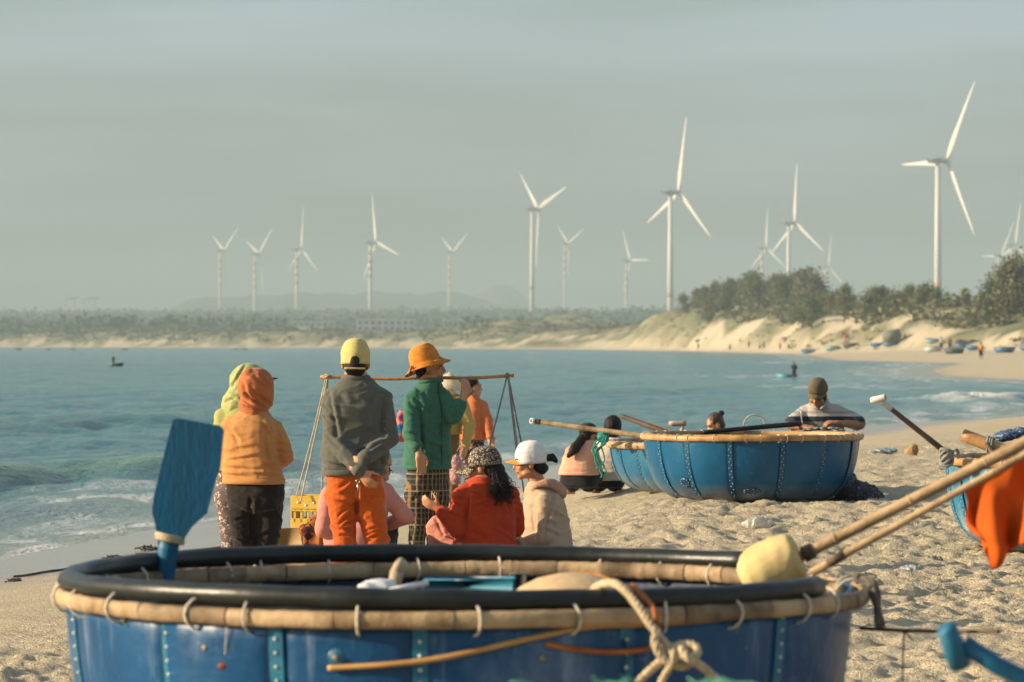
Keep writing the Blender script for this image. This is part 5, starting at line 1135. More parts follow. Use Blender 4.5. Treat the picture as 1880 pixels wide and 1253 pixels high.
# ------------------------------------------------------------------ carrying pole and its load
Z = 27.2; a, b_ = at(588, 693, Z + .12), at(944, 691, Z + .12)
cp = thing('shoulder_pole', 'slender bamboo shoulder pole resting across the green jacketed person\'s shoulders', 'pole', a)
mb = MB(); P = lerp(a, b_, 20); P[:, 2] += -.012 * np.sin(np.linspace(0, math.pi, 20)) + .004 * np.sin(np.linspace(0, 14, 20)); mb.tube(P, np.concatenate([[.017, .014], np.full(16, .0125), [.013, .014]]), 10); build(mb, 'shaft', mat('bamboo_worn', (.46, .25, .10), (.30, .15, .06), .5, 20), cp)
mb = MB(); e = at(600, 692, Z + .12)
for (x, y_, dz) in ((544, 912, -.12), (551, 925, -.18), (590, 905, .20), (597, 912, .12)): mb.tube(smoothpath([e + V(.01 * (x % 3 - 1), 0, .016), (e + at(x, y_, Z + dz)) / 2 + V(.004, 0, 0), at(x, y_, Z + dz)]), .0055, 6)
mb.tube([e + V(.014 * math.sin(3 * t), .016 * math.cos(t), .016 * math.sin(t)) for t in np.linspace(0, 6.28, 14, endpoint=False)], .006, 6, closed=True)
gear('left_sling', 'pale rope sling hanging from the left end of the shoulder pole', 'rope', mb, ROPE())
mb = MB(); e = at(932, 690, Z + .12)
for (x, y_, dz) in ((893, 842, .05), (950, 842, .15), (962, 905, -.02), (975, 900, .3)): mb.tube(smoothpath([e + V(0, 0, .016), (e + at(x, y_, Z + dz)) / 2, at(x, y_, Z + dz)]), .0068, 6)
mb.tube([e + V(.012 * math.sin(3 * t), .016 * math.cos(t), .016 * math.sin(t)) for t in np.linspace(0, 6.28, 14, endpoint=False)], .007, 6, closed=True)
gear('right_sling', 'grey rope sling hanging from the right end of the shoulder pole', 'rope', mb, mat('grey_rope'))
YEL = mat('yellow_plastic', (.62, .40, .05), (.55, .34, .04), .4, 8, .2, 40, .003, .5)
ct = thing('plastic_crate', 'yellow plastic crate hanging from the left sling', 'crate', at(575, 975, Z))
M = rotz(R(-18)); cc = at(583, 940, Z + .02); W, D, Hc = .31, .24, .235
for s_, nm in ((-1, 'front_panel'), (1, 'back_panel')):
    mb = MB(); mb.box(cc + M @ V(0, s_ * D / 2, .065), (W, .010, .105), M, .003); mb.box(cc + M @ V(0, s_ * D / 2, -.08), (W * .96, .010, .075), M, .003)
    for k in range(6): mb.box(cc + M @ V(-W / 2 + .03 + k * .05, s_ * D / 2, -.02), (.016, .010, .10), M)
    mb.box(cc + M @ V(0, s_ * (D / 2 + .004), .012), (W, .014, .008), M); mb.box(cc + M @ V(0, s_ * (D / 2 + .004), .030), (W, .014, .008), M); build(mb, nm, YEL, ct, smooth=False)
for s_ in (-1, 1):
    mb = MB(); mb.box(cc + M @ V(s_ * W / 2, 0, 0), (.010, D - .012, Hc), M, .003); build(mb, 'side_panel', YEL, ct, smooth=False)
mb = MB(); mb.box(cc + M @ V(0, 0, -Hc / 2), (W - .012, D - .012, .010), M); build(mb, 'bottom', YEL, ct)
mb = MB()
for k in range(3): mb.box(cc + M @ V(-.10 + .06 * k, -D / 2 - .006, .07 - .02 * (k % 2)), (.016, .004, .016), M)
build(mb, 'white_clips', mat('white_plastic_film'), ct)
bk = thing('carrying_basket', 'round wicker basket hanging from the right sling behind the seated women', 'basket', at(935, 995, Z + .15)); mb = MB()
L = [(.15, -.09), (.19, 0), (.215, .10)]; mb.lathe(L + [(r - .010, z + .004) for r, z in L[::-1]], at(932, 955, Z + .25), 24); build(mb, 'bowl', WOOD(), bk); mb = MB(); c_ = at(932, 955, Z + .25) + V(0, 0, .10); mb.tube([c_ + V(.213 * math.cos(t), .213 * math.sin(t), 0) for t in np.linspace(0, 6.2832, 28, endpoint=False)], .012, 8, closed=True); build(mb, 'rim', BAMBOO(), bk)
mb = MB(); nu = 14; g = []
pts = [(602, 926), (598, 948), (610, 998), (556, 1003), (552, 972), (572, 950)]; mb = slab(pts, 26.3, .05, .015); me = remesh(mb, .012, 4, folds(.014, 12, 14, 12)); tag(link(me, 'checked_cloth', checks('checked_cloth', (.015, .012, .012), (.16, .025, .012), (.62, .17, .02), 22)), 'black, red and orange checked cloth beside the yellow crate', 'cloth')
mb = MB(); cbp = at(524, 992, 26.6); g0 = gz(cbp[0], cbp[1]); M = np.array(Matrix.Rotation(R(62), 3, 'X')); mb.box((cbp[0], cbp[1] + .03, g0 + .19), (.26, .36, .012), rotz(R(12)) @ M, .003); mb.box((cbp[0] - .06, cbp[1] + .20, g0 + .15), (.22, .30, .012), rotz(R(-20)) @ M, .003); gear('cardboard_sheet', 'folded brown cardboard sheet standing on the sand left of the checked cloth', 'cardboard', mb, mat('cardboard', (.46, .31, .15), (.40, .26, .12), .9, 6), smooth=False)
s = MB(); c_ = at(738, 790, 29.0); s.ell(c_, (.075, .06, .10)); s.ell(c_ + V(0, 0, .10), (.04, .03, .06)); me = remesh(s, .012, 2, folds(.012, 10, 16, 31)); tag(link(me, 'printed_bag', checks('printed_bag_cloth', (.70, .22, .03), (.03, .14, .42), (.62, .05, .03), 16)), 'orange, blue and red printed bag between grey sweater and green jacket', 'bag')
mb = MB(); mb.tube(smoothpath([c_ + V(0, 0, .13), at(742, 755, 28.9), at(745, 740, 28.6)]), .01, 6); o = bpy.data.objects[-1] if False else None
s = MB(); s.ell(at(838, 862, 41.6), (.07, .05, .17)); me = remesh(s, .018, 2, folds(.018, 10, 14, 35)); tag(link(me, 'floral_bag', floral('pink_floral_cloth', (.30, .14, .13), (.66, .46, .40), 26)), 'pink floral cloth bag held by the person in the conical hat', 'bag')
mb = MB(); w0 = at(795, 918, 25.2)
for dx in (-.01, .004, .016): mb.tube([w0 + V(dx, 0, 0), w0 + V(dx * 1.4 + .005, 0, .055)], [.005, .002], 5)
gear('dried_fish', 'few small pale fish held in the red sweater woman\'s fingers', 'fish', mb, mat('dried_fish', (.50, .36, .16), (.34, .22, .09), .5, 40))

# ------------------------------------------------------------------ things lying on the sand
def lump(name, label, cat, px, py, Z, rad, m, seed=0, amp=.01, lift=.6):
    c_ = at(px, py, Z); g0 = gz(c_[0], c_[1], True); s = MB(); s.ell((c_[0], c_[1], g0 + rad[2] * lift), rad); rg = np.random.default_rng(seed)
    for k in range(3): s.ell((c_[0] + rg.uniform(-.6, .6) * rad[0], c_[1] + rg.uniform(-.5, .5) * rad[1], g0 + rad[2] * lift * rg.uniform(.7, 1.3)), np.array(rad) * rg.uniform(.4, .65))
    me = remesh(s, max(rad) / 12, 1, folds(amp, 3.0 / max(rad), 3.0 / max(rad), seed)); return tag(link(me, name, m), label, cat)
CLEAR = mat('clear_plastic_film', (.70, .68, .62), (.58, .55, .48), .28, 25, .6, 50, .006, .6, transl=(.5, (.8, .76, .66)))
lump('plastic_bag', 'crumpled clear plastic bag on the sand in front of the glossy boat', 'bag', 1392, 956, 31.5, (.13, .10, .035), CLEAR, 4, .018)
lump('plastic_bag', 'grey plastic sheet lump in the long shadow right of the yellow float', 'bag', 1672, 1042, 27.4, (.085, .07, .022), mat('grey_film', (.34, .36, .33), (.26, .28, .26), .4, 20, .5), 5, .012)
lump('plastic_bag', 'bluish plastic sheet half buried behind the glossy boat', 'bag', 1622, 852, 50.0, (.18, .2, .035), mat('blue_film', (.24, .30, .32), (.2, .25, .27), .45, 20, .5), 6, .018)
mb = MB(); c_ = at(1676, 838, 48.5); g0 = gz(c_[0], c_[1], True); mb.ell((c_[0], c_[1], g0 + .045), (.070, .075, .095), np.array(Matrix.Rotation(R(15), 3, 'Y'))); mb.ell((c_[0] + .01, c_[1], g0 + .13), (.02, .02, .018)); mb.ell((c_[0] - .03, c_[1] + .03, g0 + .02), (.07, .07, .06)); me = remesh(mb, .012, 3, folds(.006, 12, 12, 2)); tag(link(me, 'coconut', mat('coconut_husk', (.34, .21, .085), (.22, .13, .055), .85, 8, .5, 60, .006)), 'brown coconut lying on the sand behind the tiller shaft', 'coconut')
lump('shadowed_sand_clod', 'small grey sand-coated net clump at the edge of the long shadow', 'net', 1715, 1012, 28.6, (.06, .06, .02), mat('grey_film2', (.25, .22, .17)), 15, .012)
for k, (px, py, r, wd) in enumerate(((205, 993, .035, 'leftmost small dark weed clump on the wet sand edge'), (280, 976, .06, 'largest dark weed clump beside the blue paddle'), (262, 993, .03, 'small dark weed clump just left of the paddle blade'), (25, 1039, .022, 'tiny dark weed scrap on the sand at far left'))):
    Zq = 1.75 * F / (py - HY); c_ = at(px, py, Zq); g0 = gz(c_[0], c_[1], True); mb = MB(); rg = np.random.default_rng(k + 3)
    for i in range(26):
        p = V(c_[0] + rg.normal(0, r), c_[1] + rg.normal(0, r), g0 + .005); mb.tube([p, p + rg.normal(0, r * .5, 3) * V(1, 1, .4) + V(0, 0, r * .4), p + rg.normal(0, r * .9, 3) * V(1, 1, .3) + V(0, 0, .01)], .006, 4)
    gear('seaweed_clump', wd, 'seaweed', mb, mat('dark_seaweed', (.04, .03, .018), (.08, .055, .03)))
mb = MB(); P = []
for t in np.linspace(0, 1, 24):
    px = 25 + 400 * t; py = 1021 - 42 * t; Zq = 1.72 * F / (py - HY); c_ = at(px, py, Zq); P.append(V(c_[0], c_[1], gz(c_[0], c_[1], True) + .012))
mb.tube(P, .011, 6); gear('mooring_rope', 'thin dark mooring rope stretched over the sand behind the paddle', 'rope', mb, mat('tarred_rope'))

# ------------------------------------------------------------------ wind turbines
WHITE = mat('turbine_white', (.66, .645, .61), (.62, .605, .57), .5, .05); RED = mat('turbine_red', (.52, .27, .20), rough=.6); NAC = mat('nacelle_grey', (.42, .45, .43), rough=.5)
THETA = 27.0; AX = V(math.cos(R(THETA)), math.sin(R(THETA)), 0); SIDE = V(math.sin(R(THETA)), -math.cos(R(THETA)), 0)   # rotor axis, towards far right
def blade_mesh():
    mb = MB(); rs_ = []
    for t, ch, th in ((0, .045, .045), (.04, .045, .042), (.12, .075, .022), (.22, .085, .016), (.45, .060, .010), (.7, .038, .006), (.9, .022, .004), (1.0, .006, .002)):
        a = np.linspace(0, 2 * math.pi, 10, endpoint=False); tw = R(14 * (1 - t))
        P = np.stack([np.cos(a) * ch * .5 - ch * .12, np.sin(a) * th * .5], 1); P = P @ np.array([[math.cos(tw), -math.sin(tw)], [math.sin(tw), math.cos(tw)]]).T
        rs_.append(np.stack([P[:, 0], P[:, 1] + .035 * t * t, np.full(10, t)], 1))
    mb.rings(rs_); return mesh_from('blade', mb.verts(), mb.f)
BLADE = blade_mesh(); BLADE.materials.append(WHITE)
# nacelle column, nacelle row, rotor phase (clockwise from up), rotor radius px, banded tower, label
TURB = [(1722, 297, 30, 165, 0, 'largest and nearest white wind turbine at far right'), (1231, 355, 8, 142, 0, 'tall white wind turbine left of the dune trees with one blade straight up'),
        (977, 385, 70, 110, 0, 'white wind turbine right of the mountain with blades in a wide V'), (1448, 411, 0, 111, 0, 'white wind turbine behind the dune trees with a three-way blade star'),
        (680, 447, 105, 96, 1, 'red banded wind turbine above the white hotel with one blade pointing right'), (545, 459, 2, 79, 1, 'red banded wind turbine third from left, blade straight up'),
        (468, 467, 50, 75, 1, 'red banded wind turbine second from left with two raised blades'), (404, 461, 55, 72, 1, 'leftmost red banded wind turbine on the far shore'),
        (825, 464, 58, 67, 1, 'faint banded wind turbine directly left of the mountain'), (1037, 448, 66, 64, 1, 'red banded wind turbine behind the scrubby dune, right of the V-bladed one'),
        (1150, 480, 90, 72, 1, 'faint low wind turbine with one blade level to the right'), (1399, 457, 0, 78, 1, 'small banded wind turbine just left of the three-way star turbine'),
        (1515, 491, 5, 64, 1, 'faintest small wind turbine behind the right end of the tree clump'), (1832, 470, 30, 72, 1, 'wind turbine half hidden by the big right-hand tree, blade level left'),
        (1857, 451, 8, 80, 1, 'wind turbine behind the big right-hand tree at the frame edge')]
for px, py, ph, L, band, lab in TURB:
    Z = min(max(62.0 * F / L, 2600), 6600); L_m = L * Z / F; hub = at(px, py, Z)
    g = gz(hub[0], hub[1]) - 1.5; Ht = hub[2] - g
    t = thing('wind_turbine', lab, 'wind turbine', (hub[0], hub[1], g), 'wind turbines along the bay'); c0 = V(hub[0], hub[1], g)
    k = L_m / 60.0
    mb = MB(); mb.tube([c0, c0 + V(0, 0, Ht * .5), c0 + V(0, 0, Ht - 1.2 * k)], [2.6 * k, 2.25 * k, 1.7 * k], 16); tw = build(mb, 'tower', WHITE, t)
    zs = [hub[2] - Ht_ * Z / F for Ht_ in ((18, 32, 46, 60) if band else (228 * L / 165,) if L > 150 else (186 * L / 142,) if L > 105 else ())]
    for zb in zs:
        mb = MB(); hb = (2.6 if band else 2.2) * k; mb.tube([V(hub[0], hub[1], zb - hb), V(hub[0], hub[1], zb + hb)], [2.45 * k, 2.43 * k], 16); build(mb, 'red_band', RED, tw)
    Mn = np.stack([AX, -SIDE, V(0, 0, 1)], 1)
    mb = MB(); mb.box(hub + AX * (-.6 * k) + V(0, 0, .6 * k), (13.5 * k, 4.2 * k, 4.0 * k), Mn, .7 * k); build(mb, 'nacelle', NAC, t)
    mb = MB(); hubp = hub + AX * (7.6 * k) + V(0, 0, .6 * k); mb.lathe([(.05 * k, -1.9 * k), (1.9 * k, -1.8 * k), (2.0 * k, .3 * k), (1.4 * k, 1.7 * k), (.05 * k, 2.3 * k)], hubp, 14, frame(AX, (0, 0, 1))); hb = build(mb, 'hub', WHITE, t)
    for q_ in range(3):
        a = R(ph + 120 * q_); d = V(0, 0, math.cos(a)) + SIDE * math.sin(a)
        ch = np.cross(AX, d); M = np.stack([ch, AX, d], 1) * L_m * np.array([1, 1, 1])
        o = bpy.data.objects.new('blade', BLADE); col.objects.link(o); o.parent = t
        M4 = Matrix(M.tolist()).to_4x4(); M4.translation = Vector(hubp - c0); o.matrix_local = M4

# ------------------------------------------------------------------ casuarina trees on the dunes
LEAF = [mat('casuarina_leaf_a', (.095, .115, .052), (.16, .17, .08), .8, .6, transl=(.25, (.09, .11, .03))), mat('casuarina_leaf_b', (.12, .126, .062), (.19, .18, .095), .8, .6, transl=(.25, (.10, .11, .04))), mat('casuarina_leaf_c', (.075, .10, .048), (.13, .145, .068), .8, .6, transl=(.25, (.07, .10, .03)))]
BARK = mat('bark', (.14, .105, .075), (.09, .065, .045), .9, 3)
def leaf_quads(cent, size, rg, droop=.0):
    n_ = len(cent); d = rg.normal(0, 1, (n_, 3)); d[:, 2] = d[:, 2] * .8 + .5 - droop; d /= np.linalg.norm(d, axis=1)[:, None]
    s_ = rg.normal(0, 1, (n_, 3)); s_ -= d * (s_ * d).sum(1)[:, None]; s_ /= np.linalg.norm(s_, axis=1)[:, None]
    L = size * rg.uniform(.6, 1.3, n_)[:, None]; W = L * .30
    v = np.stack([cent - s_ * W * .4, cent + d * L * .5 - s_ * W, cent + d * L, cent + d * L * .5 + s_ * W], 1).reshape(-1, 3)
    q = np.arange(n_ * 4).reshape(-1, 4); return v, q
def tree_proto(seed, h, spread, nleaf, conic):
    rg = np.random.default_rng(seed); root = thing('casuarina_tree', 'x', 'tree', (0, 0, 0))
    mb = MB(); lean = rg.normal(0, .06, 2) * h; top = V(lean[0], lean[1], h * .92)
    mb.tube([V(0, 0, -.8), V(lean[0] * .2, lean[1] * .2, h * .3), V(lean[0] * .6, lean[1] * .6, h * .65), top], [.022 * h, .018 * h, .011 * h, .004 * h], 7)
    cl = []
    for i in range(34):
        t = rg.uniform(.03, 1) ** .85; a = rg.uniform(0, 6.283); rad = spread * h * ((1 - t) * conic + (1 - conic) * math.sin(math.pi * min(1, t * .9 + .08))) * rg.uniform(.35, 1.1)
        b0 = V(lean[0] * t, lean[1] * t, h * t * .82); e = b0 + V(math.cos(a) * rad, math.sin(a) * rad, h * .07 + rad * .35)
        mb.tube([b0, (b0 + e) / 2 + V(0, 0, .02 * h), e], [.006 * h, .004 * h, .002 * h], 4); cl.append((e, rg.uniform(.05, .11) * h)); cl.append(((b0 + e) / 2, rg.uniform(.04, .08) * h))
    cl += [(top, .06 * h), (top + V(0, 0, .05 * h), .035 * h)]
    build(mb, 'trunk', BARK, root)
    C = []
    for c_, r in cl: m_ = int(nleaf / len(cl) * (r / (.075 * h)) ** 1.5) + 3; C.append(c_ + rg.normal(0, 1, (m_, 3)) * r * V(1, 1, .85))
    v, q = leaf_quads(np.concatenate(C), .060 * h, rg); me = quads_mesh('crown', v, q, False); me.materials.append(LEAF[seed % 3]); link(me, 'crown', None, root)
    return root
protos = [tree_proto(1, 8, .36, 2300, .45), tree_proto(2, 8, .30, 2000, .7), tree_proto(3, 8, .42, 2300, .3), tree_proto(4, 8, .26, 1800, .85), tree_proto(5, 8, .38, 2400, .5)]
TREES = []
rg = np.random.default_rng(21)
# big tree at the right edge, then the hedge of trees along the dune crest, as column, top row and foot row
TREES += [(1852, 474, 592, 640, 0), (1885, 462, 590, 650, 2), (1822, 505, 588, 655, 4), (1915, 480, 590, 650, 1)]
xs = [1262, 1278, 1296, 1312, 1328, 1342, 1358, 1374, 1388, 1402, 1416, 1430, 1444, 1458, 1470, 1482, 1494, 1506]
tops = [536, 528, 522, 515, 512, 508, 510, 496, 502, 498, 506, 500, 502, 498, 492, 490, 502, 512]
for i, (x, t) in enumerate(zip(xs, tops)): TREES.append((x, t, 576 + rg.uniform(-6, 6), 1240 - i * 12 + rg.uniform(-30, 30), rg.integers(0, 5)))
for x, t in ((1475, 535), (1490, 540), (1508, 532), (1525, 538), (1540, 530), (1550, 519), (1565, 540), (1590, 530), (1605, 524), (1622, 522), (1640, 528), (1655, 526), (1672, 520), (1690, 524), (1705, 516), (1722, 526), (1740, 535), (1757, 545), (1774, 527), (1792, 548), (1808, 540)):
    TREES.append((x, t, 588 + rg.uniform(-4, 4), 860 - (x - 1475) * .45 + rg.uniform(-25, 25), rg.integers(0, 5)))
for x, t in ((1300, 545), (1335, 540), (1380, 540), (1410, 545), (1365, 552), (1430, 548)): TREES.append((x, t, 582, 1130, rg.integers(0, 5)))
words_ = ['tallest dark casuarina at the right frame edge', 'second big casuarina at the right frame edge', 'leafy casuarina just left of the big right-hand tree', 'casuarina cut by the right frame edge']
order = sorted(range(4, len(TREES)), key=lambda i: TREES[i][0])
ordn = ['first', 'second', 'third', 'fourth', 'fifth', 'sixth', 'seventh', 'eighth', 'ninth', 'tenth', 'eleventh', 'twelfth', 'thirteenth', 'fourteenth', 'fifteenth', 'sixteenth', 'seventeenth', 'eighteenth', 'nineteenth', 'twentieth', 'twenty-first', 'twenty-second', 'twenty-third', 'twenty-fourth', 'twenty-fifth']
lab = {i: words_[i] for i in range(4)}
lc = [i for i in order if TREES[i][0] < 1515 and TREES[i][3] > 900]; rc = [i for i in order if i not in lc]
for n_, i in enumerate(lc): lab[i] = f'{ordn[n_]} casuarina from the left in the hazy left clump on the dune'
for n_, i in enumerate(rc): lab[i] = f'{ordn[n_]} casuarina from the left in the lower right-hand row on the dune'
used = set()
for i, (x, t, f_, Z, k) in enumerate(TREES):
    P = at(x, t, Z); g = gz(P[0], P[1]); hgt = max(P[2] - g, 2.2) ; p = protos[k]
    o = copy_tree(p) if k in used else p; used.add(k)
    sc_ = hgt / 8.2; o.location = (P[0], P[1], g - .2); o.scale = (sc_ * rg.uniform(.9, 1.2), sc_, sc_); o.rotation_euler = (0, 0, rg.uniform(0, 6.28)); tag(o, lab[i], 'tree', 'casuarina trees on the dunes')
for k, p in enumerate(protos):
    if k not in used:
        for ch in list(p.children): bpy.data.objects.remove(ch)
        bpy.data.objects.remove(p)
# scrub on the dunes and the far wood: nobody could count these
def scatter(name, label, n_, xr, Zr, cond, size, m, seed, per=26, flatn=.5, lsz=.35):
    rg = np.random.default_rng(seed); px = rg.uniform(*xr, n_ * 4); Z = rg.uniform(Zr[0] ** .5, Zr[1] ** .5, n_ * 4) ** 2; X = (px - CX) * Z / F
    sd = shore_sd(X, Z); ok = cond(X, Z, sd, px); X, Z = X[ok][:n_], Z[ok][:n_]; g = ground_z(X, Z, False); C = []; S = []
    sz = rg.uniform(size[0], size[1], len(X))
    for x, y_, z, s_ in zip(X, Z, g, sz):
        p = rg.normal(0, 1, (per, 3)); p /= np.linalg.norm(p, axis=1)[:, None] + 1e-6; p *= rg.uniform(.5, 1, per)[:, None]; p[:, 2] = np.abs(p[:, 2]) * flatn * 1.6
        C.append(V(x, y_, z) + p * s_); S.append(np.full(per, s_ * lsz))
    C = np.concatenate(C); S = np.concatenate(S); v, q = leaf_quads(C, 1.0, rg); c4 = np.repeat(C, 4, 0); s4 = np.repeat(S, 4)[:, None]; v = c4 + (v - c4) * s4 * np.array([1.6, 1.6, 1.2])
    o = link(quads_mesh(name, v, q, False), name, m); return stuff(o, label, 'vegetation')
SCR = mat('dune_scrub_leaf', (.085, .088, .045), (.13, .12, .06), .9, .2); WD = mat('far_wood_leaf', (.028, .060, .036), (.050, .088, .048), .9, .02); WD2 = mat('shore_shrub_leaf', (.06, .085, .04), (.12, .125, .06), .9, .03)
scatter('dune_scrub', 'low grey-green scrub creeping over the sand dunes', 1700, (1180, 1990), (480, 1500), lambda X, Z, sd, px: (sd > 8 + 23 * sstep((760 - Z) / 260)) & (fbm(X / 8, Z / 26, seed=15, octv=5, gain=.6) + .25 * sstep((sd - 40) / 30) > -.12), (.3, 1.1), SCR, 5, 18, .35)
scatter('dune_thicket', 'thick olive undergrowth between the casuarinas on the dune crest', 420, (1255, 1900), (620, 1350), lambda X, Z, sd, px: (sd > 17 + 23 * sstep((760 - Z) / 260)) & (sd < 60), (1.4, 3.0), LEAF[1], 9, 30, .7)
scatter('dune_scrub', 'grey-green scrub on the distant round dune', 700, (850, 1260), (1500, 2600), lambda X, Z, sd, px: sd > 34, (1.2, 3.2), SCR, 6, 18, .4)
scatter('far_wood', 'dark hazy wood covering the far shore', 2600, (-300, 1330), (2350, 5600), lambda X, Z, sd, px: (sd > 70) & ((px < 880) | (Z > 3000)) & ~((((px > 640) & (px < 865)) | ((px > 522) & (px < 628))) & (Z < 3050)), (5, 11), WD, 7, 30, .75)
scatter('shore_shrubs', 'light green shrubs fringing the far beach', 900, (-300, 900), (1700, 2700), lambda X, Z, sd, px: (sd > 24) & (sd < 110) & ~(((px > 640) & (px < 865)) & (sd > 60)), (1.4, 3.4), WD2, 8, 22, .6)

# ------------------------------------------------------------------ far buildings and gantries
def hotel(label, px0, px1, ytop, ybot, Z, bays, floors=2):
    a, b = at(px0, ybot, Z), at(px1, ybot, Z); Wd = b[0] - a[0]; Hh = (ybot - ytop) * Z / F; base = V((a[0] + b[0]) / 2, Z, a[2])
    t = thing('hotel_building', label, 'building', base - V(0, 0, 6), 'white buildings on the far shore'); WM = mat('white_plaster', (.56, .53, .48), (.5, .47, .43), .8, .1); DK = mat('window_dark', (.06, .07, .075), rough=.3)
    mb = MB(); mb.box(base + V(0, 5, Hh / 2 - 3), (Wd, 10, Hh + 6)); build(mb, 'wall', WM, t, smooth=False)
    mb = MB(); mb.box(base + V(0, 4.6, Hh + .3), (Wd + 1.2, 12, .7)); build(mb, 'roof', WM, t, smooth=False)
    bw = Wd / bays; fh = Hh / floors
    for f_ in range(floors):
        for k in range(bays):
            x = a[0] + bw * (k + .5); mb = MB(); mb.box((x, Z - .05, a[2] + fh * (f_ + .48)), (bw * .58, .3, fh * .62)); wn_ = build(mb, 'window', DK, t, smooth=False)
            if k % 2 == 0 and f_: mb = MB(); mb.box((x, Z - 1.2, a[2] + fh * f_ + .2), (bw * .9, 2.2, .8)); build(mb, 'balcony', WM, t, smooth=False)
    return t
hotel('long white two-storey hotel left of the mountain on the far shore', 655, 762, 588, 608, 2900, 9)
hotel('lower white building further left on the far shore', 536, 614, 592, 599, 3000, 7, 1)
hotel('small white pillared building right of the long hotel', 814, 850, 588, 603, 2800, 4, 1)
hotel('tiny white house high in the far wood', 588, 606, 579, 584, 3600, 2, 1)
hotel('tiny white house near the left end of the far shore', 180, 214, 607, 612, 2500, 3, 1)
for (x0, x1, lb) in ((116, 140, 'left faint gantry crane frame above the far wood'), (150, 178, 'right faint gantry crane frame above the far wood')):
    Z = 6000; t = thing('gantry_crane', lb, 'crane', at(x0, 590, Z), 'gantry cranes on the far shore'); CR = mat('crane_grey', (.35, .30, .24))
    for x in (x0 + 4, x1 - 4): mb = MB(); mb.tube([at(x, 600, Z), at(x, 548, Z)], 1.4, 6); build(mb, 'leg', CR, t)
    mb = MB(); mb.tube([at(x0 - 4, 549, Z), at(x1 + 4, 547, Z)], 1.8, 6); build(mb, 'beam', CR, t)

# ------------------------------------------------------------------ boats and people far away
def far_boat_proto():
    root = thing('far_basket_boat', 'x', 'boat', (0, 0, 0)); mb = MB()
    P = [(.02, .02), (.5, .0), (.78, .08), (.92, .28), (1.0, .62)]; mb.lathe(P + [(r - .04, z + .01) for r, z in P[::-1][:-1]] + [(.02, .08)], (0, 0, 0), 20); build(mb, 'hull', BLUE3, root)
    mb = MB(); mb.tube([V(math.cos(t), math.sin(t), .63) for t in np.linspace(0, 6.2832, 24, endpoint=False)], .04, 6, closed=True); build(mb, 'rim', WOOD(), root); return root
fb = far_boat_proto()
fm_ = {'b': mat('far_blue', (.02, .12, .26), (.03, .15, .30), .4), 'l': mat('far_light_blue', (.16, .32, .42), (.24, .40, .46), .5), 't': mat('far_teal', (.012, .06, .08), (.03, .10, .12), .5), 'd': mat('far_dark', (.045, .055, .055), (.07, .075, .07), .6), 'p': mat('far_pale', (.45, .55, .52), (.38, .48, .46), .5), 'c': mat('far_cyan', (.04, .26, .34), (.06, .32, .40), .45)}
FB = [(1485, 648, 30, 'b', 6, 'dark blue boat nearest the water at the left of the far row'), (1528, 644, 36, 'l', 0, 'pale blue boat second from left in the far row'), (1562, 640, 34, 'd', 0, 'dark grey boat third from left in the far row'), (1611, 637, 30, 'b', 0, 'blue boat just left of the tarpaulin covered boat'),
      (1636, 636, 32, 'b', 0, 'blue boat under the grey tarpaulin hut'), (1713, 646, 32, 'p', 0, 'pale mint boat in the right-hand cluster'), (1712, 629, 30, 'l', 0, 'light blue boat at the back of the right-hand cluster'), (1752, 650, 38, 't', 0, 'dark teal boat at the front of the right-hand cluster'),
      (1766, 640, 28, 'b', 0, 'bright blue boat behind the dark teal one'), (1788, 643, 32, 'b', 0, 'blue boat beside the walker in orange'), (1845, 648, 40, 'b', 0, 'blue boat alone right of the walker in orange'), (1886, 645, 30, 'b', 0, 'blue boat cut by the right frame edge far away'), (1285, 627, 20, 'b', 0, 'tiny blue boat far up the left end of the far beach')]
def on_ground(px, py, wide=None, zlo=150, zhi=2600):
    Zs = np.geomspace(zlo, zhi, 500); X = (px - CX) * Zs / F; g = ground_z(X, Zs, False); row = HY + (CH - g) * F / Zs; ok = shore_sd(X, Zs) > .5
    e = np.abs(row - py) + 50 * (~ok); return Zs[np.argmin(e)]
first = True
for px, py, wpx, c, tl, lb in FB:
    Z = on_ground(px, py, zhi=900) if px > 1300 else on_ground(px, py, zlo=600); Rr = wpx * Z / F / 2; Rr = min(max(Rr, .8), 1.5)
    o = copy_tree(fb, None, {'hull': fm_[c]}) ; P = at(px, py, Z); o.location = (P[0], P[1], gz(P[0], P[1]) - .05); o.scale = (Rr, Rr, min(Rr, 1.15)); o.rotation_euler = (R(rng.uniform(-6, 6)), R(rng.uniform(-7, 7) + tl), rng.uniform(0, 6)); tag(o, lb, 'boat', 'boats drawn up on the far beach')
SEAB = [(33, 643, 15, 'd', 'dark boat at the far left on the water'), (88, 643, 13, 'd', 'dark boat second from left on the water'), (133, 643, 12, 'd', 'dark boat third from left on the water'), (228, 643, 14, 'd', 'dark low boat above the lone rower'), (432, 643, 11, 'd', 'dark little boat behind the lime hooded person'), (448, 642.5, 13, 'd', 'dark little boat just right of its twin behind the lime hood'), (213, 674, 30, 't', 'blue and white round boat with the lone rower at left'), (1444, 696, 40, 'c', 'turquoise boat in the surf with a standing person')]
for px, py, wpx, c, lb in SEAB:
    Z = (CH - SEA) * F / (py - HY); Rr = wpx * Z / F / 2; o = copy_tree(fb, None, {'hull': fm_[c]}); P = at(px, py, Z); o.location = (P[0], P[1], SEA - .10); k = .75 if wpx > 20 else .6
    o.scale = (Rr, min(Rr, 1.2), min(Rr, 1.3) * k + .1); o.rotation_euler = (0, R(-5 if px == 213 else 3), 0); tag(o, lb, 'boat', 'boats afloat on the bay')
for ch in list(fb.children): bpy.data.objects.remove(ch)
bpy.data.objects.remove(fb)
